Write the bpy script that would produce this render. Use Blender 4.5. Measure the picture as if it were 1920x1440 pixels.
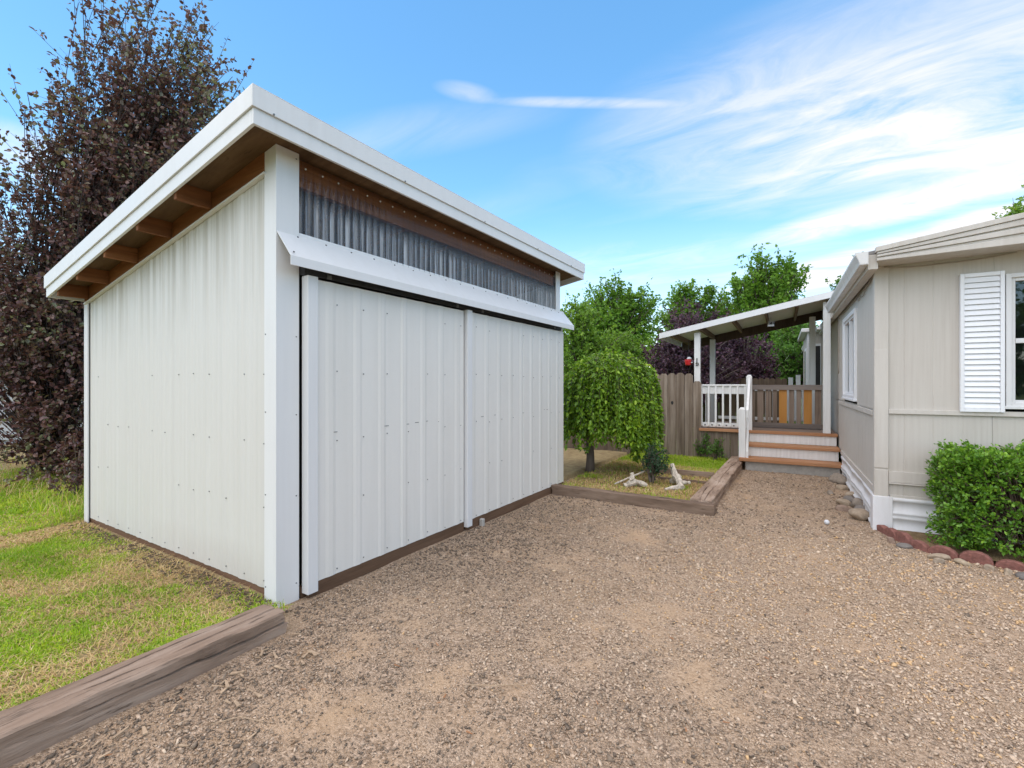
import bpy, bmesh, math, random
import numpy as np
from mathutils import Vector

for o in list(bpy.data.objects):
    bpy.data.objects.remove(o)
scene = bpy.context.scene
COL = scene.collection
R = math.radians
random.seed(4)

# ------------------------------------------------------------------ camera
TH = R(31.8)                       # the camera looks this far to the left of +Y
cam_d = bpy.data.cameras.new('camera')
cam = bpy.data.objects.new('camera', cam_d)
COL.objects.link(cam)
cam.location = (0, 0, 1.4)
cam.rotation_euler = (R(90), 0, TH)
cam_d.sensor_width = 36
cam_d.lens = 16.5
cam_d.shift_y = -0.0005
cam_d.clip_end = 1000
cam_d.clip_start = 0.05
scene.camera = cam
scene.render.resolution_x = 1024
scene.render.resolution_y = 768

# ------------------------------------------------------------------ light
SUN_EL, SUN_AZ = R(68), R(186)     # azimuth clockwise from +Y
sun_dir = Vector((math.sin(SUN_AZ)*math.cos(SUN_EL), math.cos(SUN_AZ)*math.cos(SUN_EL), math.sin(SUN_EL)))
sd = bpy.data.lights.new('sun', 'SUN')
sd.energy = 2.1
sd.angle = R(115)
sd.color = (1.0, 0.78, 0.52)
so = bpy.data.objects.new('sun', sd)
COL.objects.link(so)
so.rotation_euler = (-sun_dir).to_track_quat('-Z', 'Y').to_euler()
so.location = (3, -6, 12)

view = scene.view_settings
view.view_transform = 'Standard'
view.look = 'None'
view.exposure = 1.0
view.gamma = 1

FWD = np.array([-math.sin(TH), math.cos(TH), 0.]); RGT = np.array([math.cos(TH), math.sin(TH), 0.]); UP = np.array([0, 0, 1.])
def bearing(px, py, d):            # point at depth d along a line of sight (used only to measure the place)
    return np.array([0, 0, 1.4]) + d*(FWD + (px-960)/880*RGT + (719-py)/880*UP)

# ---- world: Nishita sky with thin cirrus
world = bpy.data.worlds.new('World')
scene.world = world
world.use_nodes = True
nt = world.node_tree
nt.nodes.clear()
def wn(t, **k):
    n = nt.nodes.new(t)
    for a, v in k.items(): setattr(n, a, v)
    return n
def wmath(op, a, b=None, c=None, clamp=False):
    n = wn('ShaderNodeMath', operation=op); n.use_clamp = clamp
    for i, v in enumerate((a, b, c)):
        if v is None: continue
        if isinstance(v, (int, float)): n.inputs[i].default_value = v
        else: nt.links.new(v, n.inputs[i])
    return n.outputs[0]
def wdot(a, vec):
    n = wn('ShaderNodeVectorMath', operation='DOT_PRODUCT')
    nt.links.new(a, n.inputs[0]); n.inputs[1].default_value = tuple(vec)
    return n.outputs['Value']
out = wn('ShaderNodeOutputWorld'); bg = wn('ShaderNodeBackground')
sky = wn('ShaderNodeTexSky', sky_type='NISHITA')
sky.sun_disc = False
sky.sun_elevation = SUN_EL
sky.sun_rotation = SUN_AZ
sky.altitude = 100
sky.air_density = 1.0
sky.dust_density = 0.3
sky.ozone_density = 1.5
tc = wn('ShaderNodeTexCoord')
G = tc.outputs['Generated']
sx = wn('ShaderNodeSeparateXYZ'); nt.links.new(G, sx.inputs[0])
den = wmath('MAXIMUM', wmath('ADD', sx.outputs[2], 0.12), 0.05)
cx = wmath('DIVIDE', sx.outputs[0], den); cy = wmath('DIVIDE', sx.outputs[1], den)
cmb = wn('ShaderNodeCombineXYZ'); nt.links.new(cx, cmb.inputs[0]); nt.links.new(cy, cmb.inputs[1])
def wnoise(rot, scale, detail, rough, dist, off=(0, 0, 0), sc=1.0):
    mp = wn('ShaderNodeMapping'); nt.links.new(cmb.outputs[0], mp.inputs[0])
    mp.inputs['Rotation'].default_value = (0, 0, rot); mp.inputs['Scale'].default_value = scale; mp.inputs['Location'].default_value = off
    nz = wn('ShaderNodeTexNoise'); nt.links.new(mp.outputs[0], nz.inputs[0])
    nz.inputs['Scale'].default_value = sc; nz.inputs['Detail'].default_value = detail
    nz.inputs['Roughness'].default_value = rough; nz.inputs['Distortion'].default_value = dist
    return nz.outputs[0]
fine = wnoise(TH+R(8), (1.5, 3.6, 1), 10, 0.66, 0.9, (3.1, 1.7, 0), 1.2)
broad = wnoise(TH, (0.35, 0.9, 1), 5, 0.5, 0.4, (0.4, 5.2, 0), 1.0)
def cloud(px, py, A, B, gain, tilt=0.0, soft=1.0):
    c = FWD + (px-960)/880*RGT + (719-py)/880*UP; c = c/np.linalg.norm(c)
    r = np.cross(c, UP); r /= np.linalg.norm(r); u = np.cross(r, c)
    r2 = math.cos(tilt)*r + math.sin(tilt)*u; u2 = -math.sin(tilt)*r + math.cos(tilt)*u
    dc = wmath('MAXIMUM', wdot(G, c), 0.05)
    a = wmath('DIVIDE', wmath('DIVIDE', wdot(G, r2), dc), A)
    b = wmath('DIVIDE', wmath('DIVIDE', wdot(G, u2), dc), B)
    e = wmath('ADD', wmath('MULTIPLY', a, a), wmath('MULTIPLY', b, b))
    m = wmath('SUBTRACT', 1.0, wmath('MULTIPLY', e, soft), clamp=True)
    return wmath('MULTIPLY', wmath('POWER', m, 1.35), gain)
blobs = [cloud(1690, 185, .60, .19, .85, R(-8)), cloud(1850, 240, .36, .10, .30, R(-14)), cloud(1660, 395, .24, .030, 1.6, R(4)),
         cloud(1690, 468, .30, .036, 1.3, R(12)), cloud(1500, 530, .40, .04, .4, R(3)), cloud(875, 172, .065, .018, .5, R(-6)),
         cloud(1090, 192, .20, .011, .55, R(-5)), cloud(1250, 500, .5, .07, .5), cloud(20, 290, .16, .05, .8), cloud(760, 250, .36, .05, .22, R(14))]
s = blobs[0]
for b in blobs[1:]: s = wmath('ADD', s, b)
general = wmath('MULTIPLY', wmath('SUBTRACT', broad, 0.53, clamp=True), 1.7)
cover = wmath('ADD', s, general)
mask = wmath('MULTIPLY', cover, wmath('MULTIPLY_ADD', fine, 2.6, -0.62, clamp=True), clamp=True)
hz = wmath('MULTIPLY', wmath('SUBTRACT', 0.32, sx.outputs[2], clamp=True), 1.5, clamp=True)
mask = wmath('MAXIMUM', wmath('MULTIPLY', mask, 0.9), hz)
mix = wn('ShaderNodeMix', data_type='RGBA')
nt.links.new(mask, mix.inputs[0])
hs = wn('ShaderNodeHueSaturation'); hs.inputs['Hue'].default_value = 0.489; hs.inputs['Saturation'].default_value = 1.2; hs.inputs['Value'].default_value = 1.5
nt.links.new(sky.outputs[0], hs.inputs['Color'])
nt.links.new(hs.outputs[0], mix.inputs[6])
mix.inputs[7].default_value = (5.7, 5.4, 5.3, 1)
nt.links.new(mix.outputs[2], bg.inputs['Color'])
bg.inputs['Strength'].default_value = 0.105
nt.links.new(bg.outputs[0], out.inputs[0])

# ================================================================== materials
class NT:
    def __init__(s, name):
        s.m = bpy.data.materials.new(name); s.m.use_nodes = True
        s.t = s.m.node_tree; s.b = s.t.nodes['Principled BSDF']; s.o = s.t.nodes['Material Output']
        s.tc = s.t.nodes.new('ShaderNodeTexCoord')
    def n(s, t, **k):
        x = s.t.nodes.new(t)
        for a, v in k.items(): setattr(x, a, v)
        return x
    def l(s, a, b): s.t.links.new(a, b)
    def mapping(s, scale, src=None, off=None):
        mp = s.n('ShaderNodeMapping'); s.l(src or s.tc.outputs['Object'], mp.inputs[0]); mp.inputs['Scale'].default_value = scale
        if off is not None: s.l(off, mp.inputs['Location'])
        return mp.outputs[0]
    def noise(s, vec, sc, det=4, rough=.55, dist=0.):
        x = s.n('ShaderNodeTexNoise'); s.l(vec, x.inputs[0]); x.inputs['Scale'].default_value = sc
        x.inputs['Detail'].default_value = det; x.inputs['Roughness'].default_value = rough; x.inputs['Distortion'].default_value = dist
        return x.outputs[0]
    def math(s, op, a, b=None, c=None, clamp=False):
        x = s.n('ShaderNodeMath', operation=op); x.use_clamp = clamp
        for i, v in enumerate((a, b, c)):
            if v is None: continue
            if isinstance(v, (int, float)): x.inputs[i].default_value = v
            else: s.l(v, x.inputs[i])
        return x.outputs[0]
    def ramp(s, fac, stops, interp='LINEAR'):
        x = s.n('ShaderNodeValToRGB'); s.l(fac, x.inputs[0]); e = x.color_ramp.elements; x.color_ramp.interpolation = interp
        while len(e) < len(stops): e.new(.5)
        for el, (p, c) in zip(e, stops): el.position = p; el.color = (*c, 1) if len(c) == 3 else c
        return x.outputs[0]
    def mix(s, fac, a, b, blend='MIX'):
        x = s.n('ShaderNodeMix', data_type='RGBA', blend_type=blend)
        for i, v in ((0, fac), (6, a), (7, b)):
            if isinstance(v, (int, float)): x.inputs[i].default_value = v
            elif isinstance(v, tuple): x.inputs[i].default_value = (*v, 1)
            else: s.l(v, x.inputs[i])
        return x.outputs[2]
    def bump(s, h, strength=.3, dist=.01, normal=None):
        x = s.n('ShaderNodeBump'); s.l(h, x.inputs['Height']); x.inputs['Strength'].default_value = strength; x.inputs['Distance'].default_value = dist
        if normal is not None: s.l(normal, x.inputs['Normal'])
        return x.outputs[0]
    def objrand(s): return s.n('ShaderNodeObjectInfo').outputs['Random']
    def done(s, color=None, rough=.5, normal=None, metal=0., spec=.5):
        if color is not None:
            if isinstance(color, tuple): s.b.inputs['Base Color'].default_value = (*color, 1)
            else: s.l(color, s.b.inputs['Base Color'])
        if isinstance(rough, (int, float)): s.b.inputs['Roughness'].default_value = rough
        else: s.l(rough, s.b.inputs['Roughness'])
        if normal is not None: s.l(normal, s.b.inputs['Normal'])
        s.b.inputs['Metallic'].default_value = metal
        s.b.inputs['Specular IOR Level'].default_value = spec
        return s.m

def painted(name, col, rough=.45, grime=.12, gcol=(.32, .29, .24), streak=(14, 14, .7), spec=.4, bump=.05):
    k = NT(name)
    st = k.noise(k.mapping(streak), 1.0, 5, .6)
    bl = k.noise(k.mapping((1.6, 1.6, 1.6)), 1.0, 4, .6)
    sp = k.noise(k.mapping((60, 60, 60)), 1.0, 3, .6)
    f = k.math('MULTIPLY', k.math('MULTIPLY_ADD', st, 2.6, -1.0, clamp=True), k.math('MULTIPLY_ADD', bl, 1.8, -.35, clamp=True))
    c = k.mix(k.math('MULTIPLY', f, grime*2.2), col, gcol)
    c = k.mix(k.math('MULTIPLY', k.math('MULTIPLY_ADD', sp, 4., -2.4, clamp=True), grime*1.3), c, gcol)
    r = k.math('MULTIPLY_ADD', bl, .18, rough-.09)
    return k.done(c, r, k.bump(k.noise(k.mapping((5, 5, 1.2)), 1.0, 3), bump, .02), spec=spec)

def wood(name, cols, axis=0, rough=.8, scale=1.0, bump=.5, crack=.5, spec=.2, rvar=.25, along=1.0):
    """cols: dark, mid, light. grain runs along the given axis"""
    k = NT(name)
    rnd = k.objrand()
    cb = k.n('ShaderNodeCombineXYZ')
    k.l(k.math('MULTIPLY', rnd, 37.), cb.inputs[0]); k.l(k.math('MULTIPLY', rnd, 91.), cb.inputs[1]); k.l(k.math('MULTIPLY', rnd, 53.), cb.inputs[2])
    s1 = [22*scale]*3; s1[axis] = 1.1*scale*along
    s2 = [95*scale]*3; s2[axis] = 2.2*scale*along
    s3 = [2.6]*3; s3[axis] = 1.0
    g1 = k.noise(k.mapping(tuple(s1), off=cb.outputs[0]), 1., 5, .6, .35)
    g2 = k.noise(k.mapping(tuple(s2), off=cb.outputs[0]), 1., 4, .65, .15)
    bl = k.noise(k.mapping(tuple(s3), off=cb.outputs[0]), 1., 4, .6)
    c = k.ramp(k.math('ADD', k.math('MULTIPLY', g1, .65), k.math('MULTIPLY', bl, .45)), [(.3, cols[0]), (.52, cols[1]), (.78, cols[2])])
    ck = k.math('MULTIPLY', k.ramp(g2, [(.30, (1, 1, 1)), (.42, (0, 0, 0))]), crack)
    c = k.mix(ck, c, tuple(x*.3 for x in cols[0]))
    c = k.mix(k.math('MULTIPLY', rnd, rvar*2), c, tuple(x*.62 for x in cols[1]))
    hgt = k.math('ADD', k.math('MULTIPLY', g2, .6), g1)
    return k.done(c, rough, k.bump(hgt, bump, .006), spec=spec)

def foliage(name, stops, trans=.35, rough=.5, spec=.35, patch=None):
    k = NT(name)
    at = k.n('ShaderNodeAttribute', attribute_name='rnd')
    f = at.outputs['Fac']
    big = k.noise(k.mapping((1.1, 1.1, 1.1)), 1., 3)
    f2 = k.math('ADD', k.math('MULTIPLY', f, .75), k.math('MULTIPLY_ADD', big, .9, -.32), clamp=True)
    c = k.ramp(f2, stops)
    k.done(c, rough, spec=spec)
    tr = k.n('ShaderNodeBsdfTranslucent'); k.l(k.mix(.55, c, k.mix(1., c, (1.35, 1.25, .5), 'MULTIPLY')), tr.inputs[0])
    ms = k.n('ShaderNodeMixShader'); ms.inputs[0].default_value = trans
    k.l(k.b.outputs[0], ms.inputs[1]); k.l(tr.outputs[0], ms.inputs[2]); k.l(ms.outputs[0], k.o.inputs[0])
    return k.m

def plain(name, col, rough=.5, var=.15, sc=8., metal=0., bump=.1, spec=.4):
    k = NT(name)
    n = k.noise(k.mapping((sc, sc, sc)), 1., 5, .6)
    c = k.mix(k.math('MULTIPLY_ADD', n, 1.8, -.4, clamp=True), tuple(x*(1-var) for x in col), tuple(min(1, x*(1+var)) for x in col))
    return k.done(c, rough, k.bump(n, bump, .01), metal, spec)

M = {}
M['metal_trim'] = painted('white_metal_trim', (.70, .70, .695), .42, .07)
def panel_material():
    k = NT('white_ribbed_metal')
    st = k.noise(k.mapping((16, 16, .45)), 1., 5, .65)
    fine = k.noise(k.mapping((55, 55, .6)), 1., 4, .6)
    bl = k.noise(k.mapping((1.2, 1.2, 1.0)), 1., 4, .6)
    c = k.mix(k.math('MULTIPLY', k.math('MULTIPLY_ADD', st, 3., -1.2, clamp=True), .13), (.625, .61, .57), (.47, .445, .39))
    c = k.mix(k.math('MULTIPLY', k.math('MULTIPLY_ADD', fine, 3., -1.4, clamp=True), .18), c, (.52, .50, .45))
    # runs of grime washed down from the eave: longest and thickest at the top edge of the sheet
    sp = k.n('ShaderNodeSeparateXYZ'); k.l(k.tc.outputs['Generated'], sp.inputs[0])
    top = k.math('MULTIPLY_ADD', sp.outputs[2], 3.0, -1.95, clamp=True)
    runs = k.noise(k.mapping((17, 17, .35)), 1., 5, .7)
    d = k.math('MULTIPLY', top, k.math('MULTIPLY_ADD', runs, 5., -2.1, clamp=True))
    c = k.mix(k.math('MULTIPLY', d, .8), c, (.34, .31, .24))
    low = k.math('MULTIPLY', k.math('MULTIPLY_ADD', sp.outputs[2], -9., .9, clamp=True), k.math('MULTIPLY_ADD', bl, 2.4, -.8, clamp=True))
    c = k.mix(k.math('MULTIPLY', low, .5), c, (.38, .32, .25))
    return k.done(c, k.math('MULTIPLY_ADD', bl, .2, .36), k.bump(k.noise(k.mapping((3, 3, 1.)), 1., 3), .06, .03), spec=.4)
M['panel'] = panel_material()  # wall white lowered to offset the stronger light on the near side
M['door_sheet'] = painted('white_door_metal', (.735, .715, .67), .42, .14, (.45, .42, .36), (9, 9, .4), bump=.04)  # door white raised to make up for weaker light on the front
M['beam'] = wood('brown_stained_beam', ((.07, .026, .009), (.20, .075, .026), (.32, .135, .05)), 1, .7, .7)
M['beam_x'] = wood('brown_stained_beam_sloping', ((.07, .026, .009), (.22, .085, .030), (.36, .155, .06)), 0, .7, .7)
M['plywood'] = wood('roof_deck_plywood', ((.06, .034, .015), (.13, .078, .038), (.21, .135, .07)), 0, .75, .6)
M['base_wood'] = wood('treated_base_plank', ((.07, .038, .022), (.145, .085, .052), (.21, .13, .085)), 1, .8)
M['base_x'] = wood('treated_base_plank_side', ((.07, .036, .02), (.155, .085, .05), (.22, .13, .08)), 0, .8)
M['timber_x'] = wood('old_timber_lengthwise_x', ((.075, .05, .036), (.23, .16, .115), (.40, .30, .225)), 0, .85, .6, 1.0, .95, along=3.)
M['timber_y'] = wood('old_timber_lengthwise_y', ((.075, .046, .032), (.31, .22, .16), (.54, .43, .345)), 1, .85, .6, 1.0, 1.0, along=3.)
M['fence'] = wood('weathered_grey_fence_board', ((.06, .042, .03), (.215, .165, .122), (.44, .375, .305)), 2, .85, .7, .8, .9, rvar=.4)
M['fence_dark'] = wood('dark_old_fence_board', ((.05, .035, .025), (.10, .07, .05), (.15, .11, .08)), 2, .85)
M['gate'] = wood('grey_brown_gate_board', ((.10, .068, .048), (.255, .185, .138), (.36, .285, .225)), 2, .8)
M['gate_rail'] = wood('grey_brown_gate_rail', ((.13, .10, .085), (.24, .195, .17), (.34, .29, .25)), 0, .8)
M['gate_new'] = wood('orange_new_gate_board', ((.30, .12, .025), (.50, .22, .05), (.60, .30, .09)), 2, .6, crack=.25)
M['tread'] = wood('orange_stained_tread', ((.25, .11, .05), (.42, .205, .10), (.52, .285, .155)), 0, .6, crack=.2)
M['deck'] = wood('worn_deck_board', ((.17, .12, .09), (.30, .22, .17), (.42, .32, .26)), 0, .75)
M['white_wood'] = painted('white_painted_wood', (.78, .78, .765), .55, .22, (.33, .30, .25), (30, 30, 1.5), bump=.2)
M['rafter'] = wood('pale_brown_rafter', ((.09, .06, .035), (.18, .12, .075), (.28, .20, .13)), 1, .75)
M['porch_ceiling'] = painted('cream_porch_ceiling', (.74, .69, .60), .6, .15)
M['siding'] = painted('beige_house_siding', (.535, .50, .45), .6, .26, (.36, .31, .26), (40, 40, 1.2), spec=.25, bump=.25)
M['siding_trim'] = painted('beige_house_trim', (.56, .525, .475), .55, .24, (.34, .29, .24), (20, 20, 1.4), spec=.3, bump=.2)
M['skirt'] = painted('white_skirting_vinyl', (.74, .745, .76), .45, .2, (.38, .33, .27), (8, 8, 1.2))
M['vinyl'] = painted('white_vinyl', (.79, .80, .82), .35, .06)
M['alu'] = painted('pale_aluminium_frame', (.68, .68, .68), .4, .2)
M['gutter'] = painted('white_gutter', (.68, .67, .655), .4, .2)
M['shingle'] = plain('grey_roof_sheet', (.26, .25, .24), .85, .3, 40)
M['concrete'] = plain('grey_concrete', (.40, .375, .34), .9, .25, 14, bump=.5)
M['black'] = plain('black_metal', (.02, .02, .021), .5, .2)
M['dark'] = plain('dark_room_interior', (.035, .034, .034), .9, .2)
M['screw'] = plain('grey_screw_head', (.17, .17, .17), .5, .2, metal=.6)
M['screw_white'] = plain('pale_screw_head', (.6, .58, .54), .5, .1)
M['cable'] = plain('beige_cable', (.36, .31, .26), .6)
M['red'] = plain('red_plastic', (.55, .02, .025), .25, .1, spec=.6)
M['ball'] = plain('white_ball', (.62, .63, .65), .4, .05)
M['bark'] = wood('grey_brown_bark', ((.06, .045, .035), (.14, .11, .09), (.24, .20, .17)), 2, .9, .9, 1.0, .7)
M['twig_dark'] = plain('dark_plum_bark', (.045, .032, .028), .9)
M['twig'] = plain('twig_brown', (.10, .07, .05), .9)
M['driftwood'] = plain('bleached_driftwood', (.52, .46, .38), .85, .6, 30, bump=1.0)
M['chip'] = plain('splintered_wood', (.40, .29, .19), .85, .4, 30)
M['scallop'] = plain('red_concrete_edging', (.23, .10, .08), .9, .45, 26, bump=.9)
M['leaf_plum'] = foliage('plum_leaf', [(0, (0.047, 0.024, 0.026)), (0.3, (0.116, 0.051, 0.051)), (0.52, (0.186, 0.092, 0.078)), (0.7, (0.171, 0.155, 0.093)), (0.86, (0.233, 0.270, 0.128)), (1, (0.342, 0.371, 0.224))], .25, .36, .6)
M['leaf_purple'] = foliage('dark_purple_leaf', [(0, (0.032, 0.019, 0.031)), (0.5, (0.078, 0.038, 0.061)), (0.8, (0.154, 0.067, 0.096)), (1, (0.245, 0.115, 0.134))], .2, .5, .4)
M['leaf_green'] = foliage('mid_green_leaf', [(0, (0.068, 0.150, 0.017)), (0.5, (0.148, 0.300, 0.034)), (1, (0.296, 0.500, 0.063))], .4)
M['leaf_deep'] = foliage('deep_green_leaf', [(0, (0.046, 0.112, 0.020)), (0.5, (0.100, 0.225, 0.034)), (1, (0.208, 0.375, 0.056))], .38)
M['leaf_light'] = foliage('light_green_leaf', [(0, (0.094, 0.182, 0.023)), (0.5, (0.187, 0.340, 0.042)), (1, (0.354, 0.522, 0.078))], .4)
M['leaf_weeping'] = foliage('bright_weeping_leaf', [(0, (0.070, 0.159, 0.013)), (0.45, (0.176, 0.325, 0.026)), (0.8, (0.352, 0.540, 0.046)), (1, (0.604, 0.745, 0.078))], .35, .4, .45)
M['leaf_box'] = foliage('boxwood_leaf', [(0, (0.060, 0.155, 0.017)), (0.5, (0.148, 0.320, 0.031)), (0.85, (0.327, 0.552, 0.049)), (1, (0.626, 0.750, 0.098))], .3, .38, .5)
M['leaf_rose'] = foliage('dull_rose_leaf', [(0, (0.020, 0.056, 0.025)), (0.6, (0.042, 0.105, 0.045)), (1, (0.098, 0.182, 0.070))], .3)
M['grass'] = foliage('grass_blade', [(0, (0.134, 0.254, 0.017)), (0.5, (0.317, 0.498, 0.026)), (0.8, (0.585, 0.670, 0.054)), (1, (0.750, 0.731, 0.144))], .35, .5, .3)
M['straw'] = foliage('dry_straw', [(0, (0.366, 0.238, 0.113)), (0.5, (0.640, 0.461, 0.225)), (1, (0.750, 0.677, 0.370))], .25, .7, .2)

def poly_material():
    k = NT('clear_corrugated_plastic')
    st = k.noise(k.mapping((26, 26, .55)), 1., 5, .7)
    sp = k.n('ShaderNodeSeparateXYZ'); k.l(k.tc.outputs['Generated'], sp.inputs[0])
    k.done(k.ramp(st, [(.35, (.22, .22, .235)), (.7, (.66, .66, .68))]), k.math('MULTIPLY_ADD', st, .25, .08), spec=.6)
    t = k.n('ShaderNodeBsdfTransparent'); t.inputs[0].default_value = (.95, .94, .93, 1)
    # clear upper edge; weathered lower part, with pale streaks painted in for reflections
    ex = k.ramp(k.math('ADD', sp.outputs[2], k.math('MULTIPLY_ADD', st, .5, -.25)), [(.42, (1, 1, 1)), (.66, (0, 0, 0))])
    so_ = k.n('ShaderNodeSeparateXYZ'); k.l(k.tc.outputs['Object'], so_.inputs[0])
    wv = k.math('MULTIPLY_ADD', k.math('SINE', k.math('MULTIPLY', so_.outputs[1], 98.17)), .5, .5)      # pale stripes painted in for the missing shading of the corrugation
    f = k.math('MULTIPLY_ADD', k.math('MULTIPLY', ex, k.math('MULTIPLY', k.math('MULTIPLY_ADD', wv, .75, .12), k.math('MULTIPLY_ADD', st, 2.4, -.45, clamp=True))), .9, .04, clamp=True)
    ms = k.n('ShaderNodeMixShader'); k.l(f, ms.inputs[0])
    k.l(t.outputs[0], ms.inputs[1]); k.l(k.b.outputs[0], ms.inputs[2])
    g = k.n('ShaderNodeBsdfGlossy'); g.inputs['Roughness'].default_value = .09
    fr = k.n('ShaderNodeFresnel'); fr.inputs[0].default_value = 1.4
    m2 = k.n('ShaderNodeMixShader'); k.l(k.math('MULTIPLY', fr.outputs[0], .6), m2.inputs[0]); k.l(ms.outputs[0], m2.inputs[1]); k.l(g.outputs[0], m2.inputs[2])
    k.l(m2.outputs[0], k.o.inputs[0])
    return k.m
M['poly'] = poly_material()
def glass_material():
    k = NT('window_glass')
    k.done((.9, .92, .92), .03, spec=.6)
    k.b.inputs['Transmission Weight'].default_value = 0
    g = k.n('ShaderNodeBsdfGlossy'); g.inputs['Roughness'].default_value = .02
    g.inputs[0].default_value = (1, 1, 1, 1)
    t = k.n('ShaderNodeBsdfTransparent'); t.inputs[0].default_value = (.72, .75, .75, 1)
    fr = k.n('ShaderNodeFresnel'); fr.inputs[0].default_value = 1.55
    ms = k.n('ShaderNodeMixShader'); k.l(k.math('MULTIPLY_ADD', fr.outputs[0], .55, .03, clamp=True), ms.inputs[0])
    k.l(t.outputs[0], ms.inputs[1]); k.l(g.outputs[0], ms.inputs[2]); k.l(ms.outputs[0], k.o.inputs[0])
    return k.m
M['glass'] = glass_material()

def gravel_ground():
    k = NT('gravel_and_dirt')
    P = k.tc.outputs['Object']
    big = k.noise(k.mapping((.8, .8, .8)), 1., 5, .6, .3)
    mid = k.noise(k.mapping((4.5, 4.5, 4.5)), 1., 5, .65)
    v = k.n('ShaderNodeTexVoronoi'); v.inputs['Scale'].default_value = 85; k.l(P, v.inputs[0])
    v2 = k.n('ShaderNodeTexVoronoi'); v2.inputs['Scale'].default_value = 190; k.l(P, v2.inputs[0])
    fine = k.noise(k.mapping((260, 260, 260)), 1., 3, .7)
    stone = k.ramp(k.n('ShaderNodeSeparateColor').outputs[0], [(0, (0, 0, 0)), (1, (1, 1, 1))])
    sc = k.n('ShaderNodeSeparateColor'); k.l(v.outputs['Color'], sc.inputs[0])
    sc2 = k.n('ShaderNodeSeparateColor'); k.l(v2.outputs['Color'], sc2.inputs[0])
    c1 = k.ramp(sc.outputs[0], [(0, (.15, .106, .074)), (.5, (.43, .315, .222)), (1, (.68, .52, .385))])
    c2 = k.ramp(sc2.outputs[0], [(0, (.15, .105, .072)), (.5, (.44, .32, .222)), (1, (.70, .535, .39))])
    dirt = k.ramp(k.math('MULTIPLY_ADD', fine, .7, k.math('MULTIPLY', mid, .35)), [(.25, (.25, .155, .088)), (.5, (.43, .288, .17)), (.75, (.60, .425, .265))])
    pt = k.ramp(k.math('ADD', k.math('MULTIPLY', big, .7), k.math('MULTIPLY', mid, .42)), [(.50, (0, 0, 0)), (.66, (1, 1, 1))])
    sp = k.n('ShaderNodeSeparateColor'); k.l(pt, sp.inputs[0])
    c = k.mix(k.ramp(mid, [(.4, (0, 0, 0)), (.6, (1, 1, 1))]), c1, c2)
    sa = k.n('ShaderNodeAttribute', attribute_name='sand').outputs['Fac']
    c = k.mix(k.math('MAXIMUM', k.math('MULTIPLY_ADD', sp.outputs[0], .35, .05), k.math('MULTIPLY', sa, .8)), c, dirt)
    rust = k.ramp(k.noise(k.mapping((2.1, 2.1, 2.1)), 1., 5, .6, .5), [(.60, (0, 0, 0)), (.72, (1, 1, 1))])
    c = k.mix(k.math('MULTIPLY', rust, .45), c, (.38, .235, .12))
    h = k.math('SUBTRACT', 1.0, k.math('MULTIPLY', v.outputs['Distance'], 1.4))
    h2 = k.math('SUBTRACT', 1.0, k.math('MULTIPLY', v2.outputs['Distance'], 1.4))
    hh = k.math('ADD', k.math('MULTIPLY', h, .6), k.math('MULTIPLY', h2, .4))
    hh = k.math('MULTIPLY_ADD', k.math('MULTIPLY', hh, k.math('MULTIPLY_ADD', sa, -.75, 1.)), 1., k.math('MULTIPLY', fine, .25))
    return k.done(c, .92, k.bump(hh, .9, .014), spec=.2)
M['gravel_ground'] = gravel_ground()
def stone_material(name, stops):
    k = NT(name)
    at = k.n('ShaderNodeAttribute', attribute_name='rnd')
    c = k.ramp(at.outputs['Fac'], stops)
    n = k.noise(k.mapping((90, 90, 90)), 1., 4, .65)
    c = k.mix(k.math('MULTIPLY_ADD', n, 1.6, -.5, clamp=True), k.mix(1., c, (.78, .76, .74), 'MULTIPLY'), c)
    return k.done(c, .88, k.bump(n, .4, .004), spec=.25)
M['stone'] = stone_material('crushed_gravel', [(0, (.16, .126, .096)), (.25, (.32, .248, .182)), (.5, (.51, .39, .282)), (.72, (.66, .51, .375)), (.9, (.74, .60, .455)), (1, (.74, .50, .27))])
def rock_material():
    k = NT('field_stone')
    r = k.objrand()
    c = k.ramp(r, [(0, (.20, .19, .19)), (.3, (.30, .26, .22)), (.55, (.44, .35, .26)), (.75, (.52, .42, .30)), (1, (.34, .24, .19))])
    n = k.noise(k.mapping((24, 24, 24)), 1., 5, .65)
    c = k.mix(k.math('MULTIPLY_ADD', n, 2.2, -.7, clamp=True), k.mix(1., c, (.6, .58, .56), 'MULTIPLY'), c)
    return k.done(c, .85, k.bump(n, .6, .01), spec=.25)
M['rock'] = rock_material()
def soil_material(name, a, b, c_, sc=9.):
    k = NT(name)
    n = k.noise(k.mapping((sc, sc, sc)), 1., 6, .7)
    f = k.noise(k.mapping((sc*14, sc*14, sc*14)), 1., 3, .7)
    c = k.ramp(k.math('ADD', k.math('MULTIPLY', n, .6), k.math('MULTIPLY', f, .42)), [(.34, a), (.52, b), (.7, c_)])
    return k.done(c, .95, k.bump(k.math('ADD', n, f), .7, .02), spec=.15)
M['lawn_soil'] = soil_material('lawn_soil', (.17, .12, .07), (.36, .28, .15), (.50, .41, .23))
M['bed_soil'] = soil_material('bed_soil', (.10, .07, .04), (.24, .165, .09), (.42, .31, .17))
M['far_grass'] = soil_material('far_meadow', (.07, .11, .025), (.13, .19, .045), (.24, .25, .09), 3.)

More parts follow.
